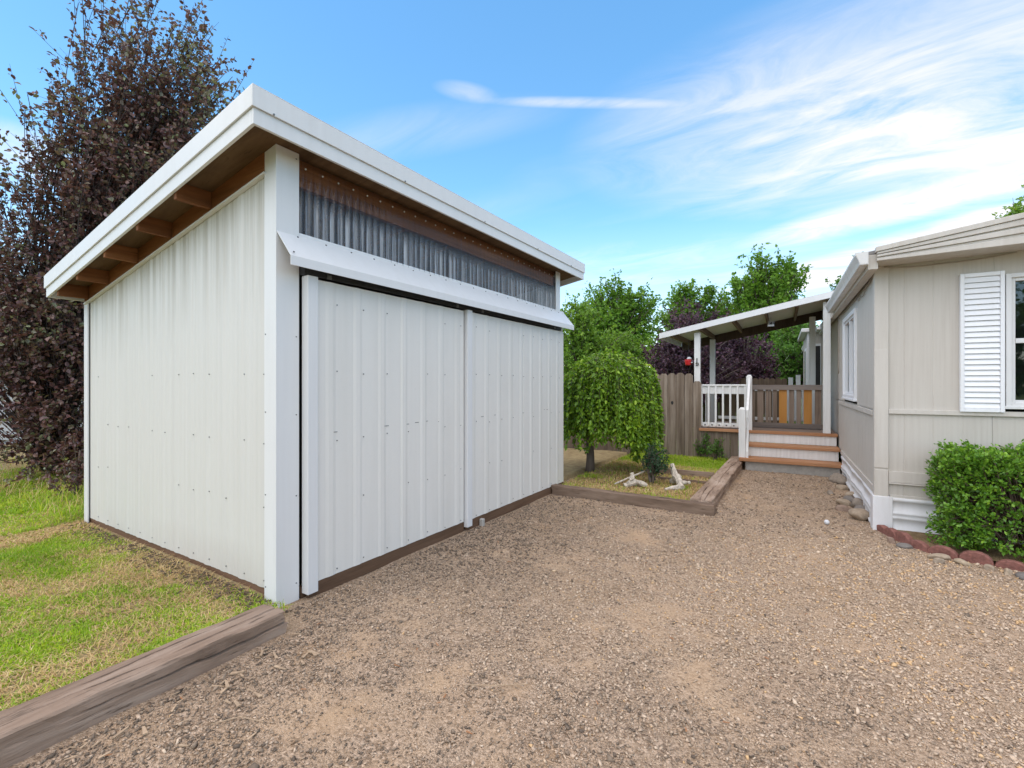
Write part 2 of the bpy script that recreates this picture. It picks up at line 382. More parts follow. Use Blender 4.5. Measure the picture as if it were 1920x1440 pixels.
# ================================================================== helpers
class MB:
    """collects polygons for one mesh"""
    def __init__(s): s.v = []; s.f = []
    def add(s, v, f):
        o = len(s.v); s.v += [tuple(map(float, p)) for p in v]; s.f += [tuple(i+o for i in q) for q in f]; return s
    def box(s, x0, x1, y0, y1, z0, z1):
        return s.add([(x0,y0,z0),(x1,y0,z0),(x1,y1,z0),(x0,y1,z0),(x0,y0,z1),(x1,y0,z1),(x1,y1,z1),(x0,y1,z1)],
                     [(0,3,2,1),(4,5,6,7),(0,1,5,4),(1,2,6,5),(2,3,7,6),(3,0,4,7)])
    def hexa(s, b, t):             # bottom four and top four corners, counter-clockwise seen from above
        return s.add(list(b)+list(t), [(0,3,2,1),(4,5,6,7),(0,1,5,4),(1,2,6,5),(2,3,7,6),(3,0,4,7)])
    def extrude(s, prof, a, b):    # closed profile (list of 3D points) swept from offset a to offset b
        n = len(prof); a = np.array(a); b = np.array(b)
        v = [np.array(p)+a for p in prof]+[np.array(p)+b for p in prof]
        return s.add(v, [tuple(range(n))[::-1], tuple(range(n, 2*n))]+[(i, (i+1) % n, n+(i+1) % n, n+i) for i in range(n)])
    def tube(s, pts, rad, k=6):
        pts = [np.array(p, float) for p in pts]; n = len(pts)
        if isinstance(rad, (int, float)): rad = [rad]*n
        V = []; F = []
        ref = np.array([0.31, 0.22, 0.92])
        for i, p in enumerate(pts):
            t = pts[min(i+1, n-1)]-pts[max(i-1, 0)]; t = t/(np.linalg.norm(t)+1e-9)
            a = np.cross(t, ref)
            if np.linalg.norm(a) < .1: a = np.cross(t, np.array([1., 0, 0]))
            a /= np.linalg.norm(a); b = np.cross(t, a)
            for j in range(k):
                w = 2*math.pi*j/k; V.append(p+rad[i]*(math.cos(w)*a+math.sin(w)*b))
        for i in range(n-1):
            for j in range(k): F.append((i*k+j, i*k+(j+1) % k, (i+1)*k+(j+1) % k, (i+1)*k+j))
        F.append(tuple(range(k))[::-1]); F.append(tuple((n-1)*k+j for j in range(k)))
        return s.add(V, F)
    def lathe(s, prof, c, k=16):
        V = []; F = []
        for r, z in prof:
            for j in range(k):
                w = 2*math.pi*j/k; V.append((c[0]+r*math.cos(w), c[1]+r*math.sin(w), c[2]+z))
        for i in range(len(prof)-1):
            for j in range(k): F.append((i*k+j, i*k+(j+1) % k, (i+1)*k+(j+1) % k, (i+1)*k+j))
        F.append(tuple(range(k))[::-1]); F.append(tuple((len(prof)-1)*k+j for j in range(k)))
        return s.add(V, F)

FRAME = {'world': (np.zeros(3), 0.0), 'house': (np.array([.6, 5.65, 0.]), R(1.95))}
def to_world(p, frame):
    o, a = FRAME[frame]; c, s_ = math.cos(a), math.sin(a)
    return np.array([o[0]+c*p[0]-s_*p[1], o[1]+s_*p[0]+c*p[1], o[2]+p[2]])
BASE = {}
def tag(o, label=None, cat=None, group=None, kind=None):
    for k_, v_ in (('label', label), ('category', cat), ('group', group), ('kind', kind)):
        if v_: o[k_] = v_
    return o
def thing(name, label, cat, base=(0, 0, 0), frame='world', group=None):
    o = bpy.data.objects.new(name, None); COL.objects.link(o); o.empty_display_size = .2
    o.location = to_world(base, frame); o.rotation_euler = (0, 0, FRAME[frame][1])
    BASE[o.name] = (np.array(base, float), frame)
    return tag(o, label, cat, group)
def mesh_from(name, v, f, mat, smooth=False):
    me = bpy.data.meshes.new(name); me.from_pydata([tuple(p) for p in v], [], f); me.materials.append(M[mat] if isinstance(mat, str) else mat)
    if smooth: me.polygons.foreach_set('use_smooth', [True]*len(me.polygons))
    me.update(); return me
def build(name, mb, mat, parent=None, bevel=0., smooth=False, base=None, frame='world', fixn=True):
    """one mesh object; coordinates are in the frame of the parent thing"""
    if parent is not None: base, frame = BASE[parent.name]
    else: base = np.array(base if base is not None else (0, 0, 0), float)
    v = np.array(mb.v)-base
    me = mesh_from(name, v, mb.f, mat, smooth)
    if fixn:
        bm = bmesh.new(); bm.from_mesh(me); bmesh.ops.recalc_face_normals(bm, faces=bm.faces); bm.to_mesh(me); bm.free()
    o = bpy.data.objects.new(name, me); COL.objects.link(o)
    BASE[o.name] = (base, frame)
    if parent is not None: o.parent = parent
    else: o.location = to_world(base, frame); o.rotation_euler = (0, 0, FRAME[frame][1])
    if bevel:
        b = o.modifiers.new('bevel', 'BEVEL'); b.width = bevel; b.segments = 2; b.limit_method = 'ANGLE'; b.angle_limit = R(40)
    return o
def fast_mesh(name, V, F, mat, rnd=None, parent=None, smooth=False):
    """numpy arrays in world coordinates; F is (n,k)"""
    base = BASE[parent.name][0] if parent is not None else np.zeros(3)
    V = (V-base).astype(np.float32)
    me = bpy.data.meshes.new(name)
    n, k = F.shape
    me.vertices.add(len(V)); me.vertices.foreach_set('co', V.ravel())
    me.loops.add(n*k); me.loops.foreach_set('vertex_index', F.astype(np.int32).ravel())
    me.polygons.add(n); me.polygons.foreach_set('loop_start', np.arange(0, n*k, k, dtype=np.int32)); me.polygons.foreach_set('loop_total', np.full(n, k, np.int32))
    if smooth: me.polygons.foreach_set('use_smooth', np.ones(n, bool))
    me.update(calc_edges=True)
    if rnd is not None:
        a = me.attributes.new('rnd', 'FLOAT', 'POINT'); a.data.foreach_set('value', rnd.astype(np.float32))
    me.materials.append(M[mat])
    o = bpy.data.objects.new(name, me); COL.objects.link(o)
    if parent is not None: o.parent = parent
    BASE[o.name] = (base, 'world')
    return o

def vnoise(x, y, seed=0):
    def h(i, j):
        n = (i*374761393+j*668265263+seed*974711) & 0x7fffffff
        n = ((n ^ (n >> 13))*1274126177) & 0x7fffffff
        return ((n ^ (n >> 16)) & 0xffff)/65535.
    xi = np.floor(x).astype(np.int64); yi = np.floor(y).astype(np.int64); fx = x-xi; fy = y-yi
    fx = fx*fx*(3-2*fx); fy = fy*fy*(3-2*fy)
    a = h(xi, yi); b = h(xi+1, yi); c = h(xi, yi+1); d = h(xi+1, yi+1)
    return a*(1-fx)*(1-fy)+b*fx*(1-fy)+c*(1-fx)*fy+d*fx*fy
def fbm(x, y, seed=0, o=4):
    t = 0; w = .5
    for i in range(o): t = t+w*vnoise(x*2**i, y*2**i, seed+i*17); w *= .5
    return t/(1-.5**o)

# ================================================================== ground
def gz(x, y): return .030*(fbm(x*.9, y*.9, 3, 3)-.5)+.012*(fbm(x*5, y*5, 9, 3)-.5)
def gpt(px, py):
    d = 1.4*880/(py-719.); p = bearing(px, py, d); return p[0], p[1]
SAND = [(880, 1300, .50), (700, 1215, .36), (1110, 1220, .34), (1050, 1065, .36), (1250, 1150, .34), (1010, 1400, .40), (1330, 1270, .26), (1500, 1130, .30), (1190, 1010, .34), (640, 1330, .30), (1700, 1210, .28), (1010, 975, .4)]
SAND = [(*gpt(a, b), r) for a, b, r in SAND]
def sand(x, y):
    t = 0*x
    nz = fbm(x*2.3+2, y*2.3, 151, 4)
    for a, b, r in SAND: t = np.maximum(t, np.exp(-((x-a)**2+(y-b)**2)/(r*r)))
    n2 = fbm(x*9+4, y*9, 161, 3)
    return np.clip((t*.30+nz*.75+n2*.75-.82)*1.8, 0, 1)*np.clip((x-XS0)/.5, 0, 1)
XS0 = -2.75
def lz(x, y): return .055+.05*(fbm(x*1.2, y*1.2, 21, 3)-.5)
def bz(x, y): return .050+.05*(fbm(x*1.5, y*1.5, 31, 3)-.5)
def sheet(name, x0, x1, y0, y1, step, zf, mat):
    xs = np.arange(x0, x1+1e-6, step); ys = np.arange(y0, y1+1e-6, step)
    X, Y = np.meshgrid(xs, ys); Zz = zf(X, Y)
    V = np.stack([X.ravel(), Y.ravel(), Zz.ravel()], 1)
    nx = len(xs); i = np.arange(len(ys)-1)[:, None]*nx+np.arange(nx-1)[None]
    i = i.ravel(); F = np.stack([i, i+1, i+nx+1, i+nx], 1)
    o = fast_mesh(name, V, F, mat, smooth=True); o['kind'] = 'structure'; return o
mb = MB(); mb.add([(-400, -400, -.06), (400, -400, -.06), (400, 400, -.06), (-400, 400, -.06)], [(0, 1, 2, 3)])
g = build('ground', mb, 'far_grass', fixn=False); g['kind'] = 'structure'
drv = sheet('gravel_driveway', -3.2, 7.0, -4.0, 9.2, .06, gz, 'gravel_ground')
co = np.empty(len(drv.data.vertices)*3, np.float32); drv.data.vertices.foreach_get('co', co); co = co.reshape(-1, 3).astype(float)
at_ = drv.data.attributes.new('sand', 'FLOAT', 'POINT'); at_.data.foreach_set('value', sand(co[:, 0], co[:, 1]).astype(np.float32))
sheet('lawn', -15.0, -2.56, -4.0, 10.0, .08, lambda x, y: lz(x, y)-.25*((x > -2.9) & (y > 1.62)), 'lawn_soil')
sheet('garden_bed', -2.78, -.97, 5.42, 9.3, .06, bz, 'bed_soil')
sheet('back_yard', -15.0, 2.0, 9.2, 30.0, .4, lambda x, y: .03+.04*(fbm(x, y, 5, 2)-.5), 'far_grass')

# ================================================================== shed
XS, YS = -2.786, 1.716          # front wall plane, near side wall plane
XB, YE = -5.95, 5.66            # back and far end
SL = .18                        # roof slope
def roof_u(x): return 2.915+SL*(x+2.586)     # underside of the roof deck
shed = thing('storage_shed', 'white ribbed metal storage shed with sliding doors and slanted roof', 'shed', (-4.3, 3.7, 0))

PITCH = .2286
def rib_profile(u0, u1, minor=True):
    """(u, depth) polyline of ribbed sheet metal: a tall rib every 23 cm and two low ones between"""
    pts = []; k0 = math.floor(u0/PITCH)-1; k1 = math.ceil(u1/PITCH)+1
    for k in range(k0, k1):
        b = k*PITCH
        for du, d in ((-.040, 0), (-.016, .0055), (.016, .0055), (.040, 0), (.066, 0), (.076, .002), (.088, .002), (.098, 0), (.130, 0), (.140, .002), (.152, .002), (.162, 0)):
            if minor or d != .002 and du < .06: pts.append((b+du, d if minor else d*.85))
    pts = [p for p in pts if u0 < p[0] < u1]
    return [(u0, 0)]+pts+[(u1, 0)]
def ribbed(u0, u1, place, z0, z1, minor=True):
    """place(u, depth, z) -> point; z0 and z1 may be functions of u; closed sheet 2 mm thick"""
    pr = rib_profile(u0, u1, minor); mb = MB(); V = []; F = []
    f0 = z0 if callable(z0) else (lambda u: z0); f1 = z1 if callable(z1) else (lambda u: z1)
    n = len(pr)
    for t in (0., -.002):
        for u, d in pr: V.append(place(u, d+t, f0(u))); V.append(place(u, d+t, f1(u)))
    for i in range(n-1):
        a = 2*i; F.append((a, a+2, a+3, a+1)); b = 2*n+2*i; F.append((b+1, b+3, b+2, b))
        F.append((a, b, b+2, a+2)); F.append((a+1, a+3, b+3, b+1))
    F.append((0, 1, 2*n+1, 2*n)); F.append((2*n-2, 4*n-2, 4*n-1, 2*n-1))
    return mb.add(V, F)
def screw_heads(spots, mat, parent, axis, r=.0042):
    mb = MB()
    for p in spots:
        p = np.array(p); n = np.array(axis, float)
        a = np.cross(n, (0.3, .2, .93)); a /= np.linalg.norm(a); b = np.cross(n, a)
        V = [p+r*(math.cos(w)*a+math.sin(w)*b)+h*n for h in (-.001, .004) for w in [math.pi/3*i for i in range(6)]]
        mb.add(V, [(6, 7, 8, 9, 10, 11)]+[(i, (i+1) % 6, 6+(i+1) % 6, 6+i) for i in range(6)])
    o = build('screw_heads', mb, mat, parent); o['kind'] = 'stuff'; return o

# near side wall: sheets overlap every four ribs
side_top = lambda x: roof_u(x)-.12
edges = [XB+.05, -5.10, -4.19, -3.27, XS-.09]
for i in range(4):
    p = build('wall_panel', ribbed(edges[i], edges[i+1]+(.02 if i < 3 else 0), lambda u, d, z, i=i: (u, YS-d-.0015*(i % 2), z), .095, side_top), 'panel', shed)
    sp = []
    for zz, jit in ((.14, .004), (.62, .012), (1.02, .01), (1.47, .012)):
        k = math.ceil(edges[i]/PITCH)
        while k*PITCH < edges[i+1]:
            x = k*PITCH+.045
            if x < edges[i+1]-.01 and (zz < .2 or random.random() < .62): sp.append((x, YS-.002, zz+random.uniform(-jit, jit)))
            k += 1
    screw_heads(sp, 'screw', p, (0, -1, 0))
# far side, back wall (unseen but closed)
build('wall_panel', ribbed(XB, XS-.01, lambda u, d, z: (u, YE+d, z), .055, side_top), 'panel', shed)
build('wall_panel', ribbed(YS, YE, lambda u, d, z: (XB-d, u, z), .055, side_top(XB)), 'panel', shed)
# rim beams in the plane of the side walls, under the roof deck
for y in (YS-.026, YE+.002):
    mb = MB(); y1 = y+.026
    mb.hexa([(XB, y, side_top(XB)-.01), (XS-.10, y, side_top(XS-.10)-.01), (XS-.10, y1, side_top(XS-.10)-.01), (XB, y1, side_top(XB)-.01)],
            [(XB, y, roof_u(XB)-.001), (XS-.10, y, roof_u(XS-.10)-.001), (XS-.10, y1, roof_u(XS-.10)-.001), (XB, y1, roof_u(XB)-.001)])
    build('rim_beam', mb, 'beam_x', shed, .003)
mb = MB(); y = YS-.034                        # thin light edging along the bottom of the rim beam
mb.hexa([(XB, y, side_top(XB)-.022), (XS-.09, y, side_top(XS-.09)-.022), (XS-.09, y+.03, side_top(XS-.09)-.022), (XB, y+.03, side_top(XB)-.022)],
        [(XB, y, side_top(XB)-.011), (XS-.09, y, side_top(XS-.09)-.011), (XS-.09, y+.03, side_top(XS-.09)-.011), (XB, y+.03, side_top(XB)-.011)])
build('edge_trim', mb, 'metal_trim', shed)
# corner trims: two faces each
def corner_trim(x, y, sx, sy, z0, z1f, wx, wy):
    mb = MB()
    prof = [(x+sx*.022, y+sy*.022), (x-sx*wx, y+sy*.022), (x-sx*wx, y+sy*.010), (x+sx*.010, y+sy*.010), (x+sx*.010, y-sy*wy), (x+sx*.022, y-sy*wy)]
    V = [(a, b, z0) for a, b in prof]+[(a, b, z1f(a)) for a, b in prof]
    n = 6
    mb.add(V, [(0, 1, 2, 3), (0, 3, 4, 5), (6, 9, 8, 7), (6, 11, 10, 9)]+[(i, (i+1) % n, n+(i+1) % n, n+i) for i in range(n)])
    return build('corner_trim', mb, 'metal_trim', shed, .002)
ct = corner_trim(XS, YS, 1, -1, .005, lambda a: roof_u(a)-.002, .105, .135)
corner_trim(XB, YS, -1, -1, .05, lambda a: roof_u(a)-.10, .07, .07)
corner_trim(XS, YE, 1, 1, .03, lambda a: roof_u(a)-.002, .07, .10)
screw_heads([(XS+.022, YS+.115, z) for z in (.12, .68, 1.20, 1.70, 2.28, 2.84)]+[(XS-.09, YS-.022, z) for z in (.12, .7, 1.22, 1.71)], 'screw', ct, (.7, -.7, 0))
# base planks
mb = MB().box(XB+.03, XS-.02, YS+.004, YS+.034, -.05, .13); build('base_plank', mb, 'base_x', shed, .004)
mb = MB().box(XS-.03, XS+.016, YS+.15, YE-.03, -.05, .075); build('base_plank', mb, 'base_wood', shed, .004)
mb = MB().box(XS-.09, XS-.05, YS+.04, YE-.02, -.05, 2.13); build('gap_shade_sheet', mb, 'black', shed)  # black sheet that paints the interior's darkness into the gaps around the doors
# roof: deck, sheet, fascias
RX0, RX1, RY0, RY1 = -6.06, -2.60, 1.47, 6.03
def sloped(x0, x1, y0, y1, a, b):
    return MB().hexa([(x0, y0, roof_u(x0)+a), (x1, y0, roof_u(x1)+a), (x1, y1, roof_u(x1)+a), (x0, y1, roof_u(x0)+a)],
                     [(x0, y0, roof_u(x0)+b), (x1, y0, roof_u(x1)+b), (x1, y1, roof_u(x1)+b), (x0, y1, roof_u(x0)+b)])
roof = build('roof_deck', sloped(RX0, RX1, RY0, RY1, 0, .016), 'plywood', shed)
pr = rib_profile(RY0, RY1); V = []; F = []
for u, d in pr: V += [(RX0-.02, u, roof_u(RX0-.02)+.03+d), (RX1+.005, u, roof_u(RX1+.005)+.03+d)]
for i in range(len(pr)-1): F.append((2*i, 2*i+1, 2*i+3, 2*i+2))
build('roof_sheet', MB().add(V, F), 'metal_trim', roof)
def fascia(name, lo, hi, thick, extra):
    x0, x1, y0, y1 = RX0-extra, RX1+extra, RY0-extra, RY1+extra
    t = thick
    for (a0, a1, b0, b1) in ((x0, x1, y0-t, y0), (x0, x1, y1, y1+t), (x1, x1+t, y0-t, y1+t), (x0-t, x0, y0-t, y1+t)):
        mb = MB()
        def zz(x): return roof_u(min(max(x, x0), x1))
        mb.hexa([(a0, b0, zz(a0)+lo), (a1, b0, zz(a1)+lo), (a1, b1, zz(a1)+lo), (a0, b1, zz(a0)+lo)],
                [(a0, b0, zz(a0)+hi), (a1, b0, zz(a1)+hi), (a1, b1, zz(a1)+hi), (a0, b1, zz(a0)+hi)])
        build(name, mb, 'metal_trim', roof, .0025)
fascia('fascia', -.075, .018, .02, 0)
fascia('roof_edge_trim', .012, .130, .012, .021)
# flat flange of the trim on the roof
build('trim_flange', sloped(RX0-.03, RX1+.03, RY0-.03, RY0+.10, .131, .134), 'metal_trim', roof)
build('trim_flange', sloped(RX1-.10, RX1+.031, RY0+.101, RY1+.03, .131, .134), 'metal_trim', roof)
screw_heads([(RX1+.034, y, roof_u(RX1)+.022) for y in (1.56, 2.6, 3.65, 4.7, 5.6)], 'screw', roof, (1, 0, 0), .006)
# lookouts between side wall and rake board, and rafters inside
for x in (-3.55, -4.14, -4.75, -5.36, -5.85):
    mb = MB(); w = .019
    mb.hexa([(x-w, RY0+.002, roof_u(x)-.115), (x+w, RY0+.002, roof_u(x)-.115), (x+w, YS-.028, roof_u(x)-.115), (x-w, YS-.028, roof_u(x)-.115)],
            [(x-w, RY0+.002, roof_u(x-w)-.001), (x+w, RY0+.002, roof_u(x+w)-.001), (x+w, YS-.028, roof_u(x+w)-.001), (x-w, YS-.028, roof_u(x-w)-.001)])
    build('lookout', mb, 'beam', shed, .002)
for y in np.arange(YS+.6, YE-.2, .6):
    mb = MB(); a, b = XB+.05, XS-.12
    mb.hexa([(a, y, roof_u(a)-.14), (b, y, roof_u(b)-.14), (b, y+.04, roof_u(b)-.14), (a, y+.04, roof_u(a)-.14)],
            [(a, y, roof_u(a)-.001), (b, y, roof_u(b)-.001), (b, y+.04, roof_u(b)-.001), (a, y+.04, roof_u(a)-.001)])
    build('rafter', mb, 'beam_x', shed)
# one brace leaning inside behind the clear strip
build('brace', MB().tube([(XS-.20, 2.02, 2.85), (XS-.25, 2.32, 2.15)], .035, 4), 'plywood', shed)
# header beam behind the clear strip
build('header_beam', MB().box(XS-.07, XS-.02, YS+.11, YE-.05, roof_u(XS)-.19, roof_u(XS)-.012), 'beam', shed, .003)
build('header_beam', MB().box(XS-.10, XS-.05, YS+.11, YE-.05, 2.13, 2.33), 'beam', shed)
# clear corrugated strip, four sheets
yb = [YS+.136, 2.62, 3.56, 4.56, YE-.082]
for i in range(4):
    n = int((yb[i+1]-yb[i])/.064*12); V = []; F = []
    for j in range(n+1):
        y = yb[i]+(yb[i+1]-yb[i])*j/n; d = .011*math.cos(2*math.pi*y/.064)
        V += [(XS+.002-d+.003*(i % 2), y, 2.33), (XS+.002-d+.003*(i % 2), y, roof_u(XS)-.02)]
    for j in range(n): F.append((2*j, 2*j+2, 2*j+3, 2*j+1))
    o = build('clear_panel', MB().add(V, F), 'poly', shed, smooth=True, fixn=False)
    screw_heads([(XS+.014, y, roof_u(XS)-.075) for y in np.arange(yb[i]+.05, yb[i+1], .128)], 'screw_white', o, (1, 0, 0), .006)
# hood over the doors
prof = [(XS+.013, 0, 2.375), (XS+.016, 0, 2.355), (XS+.165, 0, 2.175), (XS+.165, 0, 2.118), (XS+.161, 0, 2.118), (XS+.161, 0, 2.172), (XS+.012, 0, 2.350), (XS+.0105, 0, 2.375)]
hood = build('door_hood', MB().extrude(prof, (0, YS-.015, 0), (0, YE+.155, 0)), 'metal_trim', shed)
screw_heads([(XS+.030, y, 2.339) for y in np.arange(YS+.12, YE, .21)]+[(XS+.155, YS+.01, 2.20)], 'screw', hood, (.77, 0, .64), .006)
build('hood_end_flap', MB().add([(XS+.012, YE+.153, 2.35), (XS+.16, YE+.153, 2.173), (XS+.16, YE+.153, 2.13), (XS+.012, YE+.153, 2.13)], [(0, 1, 2, 3)]), 'metal_trim', hood) if False else None
# door track with hangers; enlarged black face paints the shade below the hood
trk = build('door_track', MB().box(XS+.02, XS+.072, YS+.14, YE-.04, 2.10, 2.20), 'black', shed)
for y in (2.02, 3.4, 3.8, 5.4): build('hanger', MB().box(XS+.0725, XS+.078, y, y+.035, 2.10, 2.13), 'screw', trk)
# sliding doors
XD = XS+.062
def sliding_door(y0, y1, z0, z1, xo, label):
    d = build('sliding_door', MB().box(xo-.034, xo-.004, y0+.02, y1-.02, z0+.03, z1-.03), 'base_wood', shed, .002); d['label'] = label
    n = max(1, round((y1-y0)/.92)); e = np.linspace(y0+.03, y1-.01, n+1)
    for i in range(n):
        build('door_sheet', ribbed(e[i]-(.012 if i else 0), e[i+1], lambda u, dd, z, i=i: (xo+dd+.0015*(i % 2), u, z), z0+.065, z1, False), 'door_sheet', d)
    tr = build('edge_trim', MB().box(xo-.04, xo+.026, y0-.025, y0+.05, z0+.01, z1+.012), 'metal_trim', d, .003)
    sp = []
    for zz in (z0+.095, z0+.56, 1.02, 1.48, z1-.14):
        k = math.ceil((y0+.06)/PITCH)
        while k*PITCH < y1-.03:
            y = k*PITCH+.05
            if y < y1-.02 and (zz < .3 or random.random() < .8): sp.append((xo+.002, y, zz+random.uniform(-.012, .012)))
            k += 1
    screw_heads(sp, 'screw', d, (1, 0, 0), .0042)
    # little scratches along the middle rail
    mb = MB()
    for k in range(7):
        y = random.uniform(y0+.1, y1-.2); mb.box(xo+.0015, xo+.0035, y, y+random.uniform(.02, .05), 1.06+.01*k*.3, 1.064+.01*k*.3)
    s_ = build('scuff_marks', mb, 'screw', d); s_['kind'] = 'stuff'
    mb = MB().box(xo-.03, xo-.002, y0+.0, y1, z0-.03, z0+.09); build('bottom_board', mb, 'base_wood', d, .003)
    return d
sliding_door(YS+.178, 3.535, .03, 2.085, XD+.000, 'near sliding door of white ribbed metal')
sliding_door(3.565, YE+.02, .03, 2.085, XD+.012, 'far sliding door of white ribbed metal')
build('roller_guide', MB().box(XD+.02, XD+.06, 3.75, 3.79, -.02, .07), 'concrete', shed, .004)
build('far_jamb', MB().box(XS+.024, XS+.05, YE-.02, YE+.04, .03, 2.14), 'metal_trim', shed, .003)

# ================================================================== timbers
def timber(label, x0, x1, y0, y1, z0, z1, axis, cat='timber', seed=1, name='landscape_timber', rag=.010):
    """an old railroad-tie like timber: subdivided box with worn, uneven faces"""
    rng = np.random.RandomState(seed)
    L = (x1-x0) if axis == 0 else (y1-y0); W = (y1-y0) if axis == 0 else (x1-x0); Hh = z1-z0
    n = max(10, int(L/.035)); prof = [(-.5, 0), (-.5, .5), (-.5, .95), (-.46, 1), (-.22, 1), (-.19, 1), (-.16, 1), (.10, 1), (.13, 1), (.16, 1), (.46, 1), (.5, .94), (.5, .66), (.5, .60), (.5, .54), (.5, 0)]
    off = rng.normal(0, 1, (n+1, len(prof), 2)); off[1:-1] = (off[:-2]+off[1:-1]+off[2:])/2.4
    ts_ = np.linspace(0, L, n+1)
    wob = [.05*(fbm(ts_*1.3+seed*7, ts_*0+q*3.1, 5+seed, 3)-.5)/W for q in range(3)]
    dep_ = [np.clip((fbm(ts_*2.1+seed*3, ts_*0+q*5.7, 15+seed, 3)-.40)*.10, 0, .022) for q in range(3)]
    low_ = .12*(fbm(ts_*.9, ts_*0+seed, 44, 3)-.5)                      # worn, uneven upper edge
    V = []
    for i in range(n+1):
        t = L*i/n
        for j, (a, b) in enumerate(prof):
            w = a*W+off[i, j, 0]*rag*.3; h = z0+b*Hh+off[i, j, 1]*rag*.25*(b > .2)
            if j in (4, 5, 6): w += wob[0][i]*W*2
            if j in (7, 8, 9): w += wob[1][i]*W*2
            if j == 5: h -= dep_[0][i]
            if j == 8: h -= dep_[1][i]
            if j in (12, 13, 14): h += wob[2][i]*W
            if j == 13: w -= dep_[2][i]*1.2
            if j in (10, 11): h -= abs(low_[i])*Hh*1.2
            tt = t+(rng.normal(0, .008) if i in (0, n) else 0)
            V.append((x0+tt, (y0+y1)/2+w, h) if axis == 0 else ((x0+x1)/2+w, y0+tt, h))
    m = len(prof); F = []
    for i in range(n):
        for j in range(m-1): F.append((i*m+j, i*m+j+1, (i+1)*m+j+1, (i+1)*m+j))
    F += [tuple(range(m)), tuple(n*m+j for j in range(m))]
    o = build(name, MB().add(V, F), 'timber_x' if axis == 0 else 'timber_y', None, base=((x0+x1)/2, (y0+y1)/2, 0))
    return tag(o, label, cat)
timber('reddish brown split timber edging the lawn, running from the shed corner', -2.66, -2.465, -.9, 1.56, -.03, .125, 1, seed=3, rag=.010)
timber('dark weathered timber along the front of the garden bed', -2.70, -.80, 5.30, 5.44, -.03, .115, 0, seed=5)
timber('pale cracked timber along the gravel side of the garden bed', -1.06, -.84, 5.45, 9.0, -.03, .135, 1, seed=7)
timber('thin grey board edging across the garden bed', -1.95, -1.07, 7.10, 7.14, -.02, .14, 0, cat='board', seed=9, name='edging_board', rag=.004)
timber('thin grey board lying in the bed behind the rose', -1.75, -1.10, 6.72, 6.76, -.02, .085, 0, cat='board', seed=12, name='edging_board', rag=.004)

# ================================================================== house (frame 'house': x along its front, y along its side)
home = thing('mobile_home', 'beige mobile home with white shutters, white skirting and low gable roof', 'house', (2.1, 7.5, 0), 'house')
HW, HL = 4.2, 15.4
def grooved_wall(u0, u1, place, z0, z1, pitch=.2032, depth=.0022):
    pts = [(u0, 0)]; k = math.ceil((u0+.02)/pitch)
    while k*pitch < u1-.02:
        b = k*pitch; pts += [(b-.005, 0), (b-.002, -depth), (b+.002, -depth), (b+.005, 0)]; k += 1
    pts.append((u1, 0)); n = len(pts)
    V = []; F = []
    for u, d in pts: V += [place(u, d, z0), place(u, d, z1)]
    for i in range(n-1): F.append((2*i, 2*i+2, 2*i+3, 2*i+1))
    return MB().add(V, F)
front = lambda u, d, z: (u, -d, z)
side = lambda u, d, z: (-d, u, z)
WX0, WX1, WZ0, WZ1 = .885, 1.90, 1.20, 2.335         # front window opening
for a, b in ((0.012, WX0), (WX1, 3.0), (3.0, HW)):
    build('wall_panel', grooved_wall(a, b, front, 1.13, 2.60), 'siding', home, fixn=False)
build('wall_panel', grooved_wall(WX0, WX1, front, 2.335, 2.60), 'siding', home, fixn=False)
for a, b in ((0.012, .80), (.802, 2.02), (2.022, 3.24), (3.242, HW)):
    build('lower_panel', grooved_wall(a, b, front, .34, 1.15, depth=.002), 'siding', home, fixn=False)
SY0, SY1, SZ0, SZ1 = 1.36, 2.62, 1.20, 2.31          # side window opening
for a, b in ((.012, SY0), (SY1, 3.9), (3.9, 5.0)):
    build('wall_panel', grooved_wall(a, b, side, 1.13, 2.50), 'siding', home, fixn=False)
build('wall_panel', grooved_wall(SY0, SY1, side, SZ1, 2.50), 'siding', home, fixn=False)
for a, b in ((.012, 1.22), (1.222, 2.44), (2.442, 5.0)):
    build('lower_panel', grooved_wall(a, b, side, .34, 1.15, depth=.002), 'siding', home, fixn=False)
build('wall_panel', grooved_wall(5.0, HL, side, .34, 2.5), 'siding', home, fixn=False)
build('wall_panel', MB().box(HW-.02, HW, .02, HL, 0, 2.5), 'siding', home)
build('wall_panel', MB().box(.02, HW-.03, HL-.02, HL, 0, 2.5), 'siding', home)
# corner trims
def htrim(name, x0, x1, y0, y1, z0, z1, mat='siding_trim', parent=None, bev=.003):
    return build(name, MB().box(x0, x1, y0, y1, z0, z1), mat, parent or home, bev)
htrim('corner_trim', -.022, .085, -.022, 0.004, .33, 2.53)
htrim('corner_trim', -.022, .004, .005, .075, .33, 2.50)
htrim('trim_patch', -.024, .083, -.030, -.0225, .60, 1.72)
htrim('trim_patch', -.024, .083, -.030, -.0225, .33, .585)
# belt moulding
htrim('belt_moulding', .086, HW, -.022, 0.0, 1.115, 1.158)
htrim('belt_moulding', -.020, 0.0, .14, 3.3, 1.085, 1.135)
htrim('lower_moulding', .086, HW, -.018, 0.0, .47, .575)
htrim('lower_moulding', .086, HW, -.026, 0.0, .455, .468)
htrim('lower_moulding', .10, HW, -.016, 0.0, .325, .352)
htrim('lower_moulding', -.016, 0.0, .14, 3.0, .335, .40)
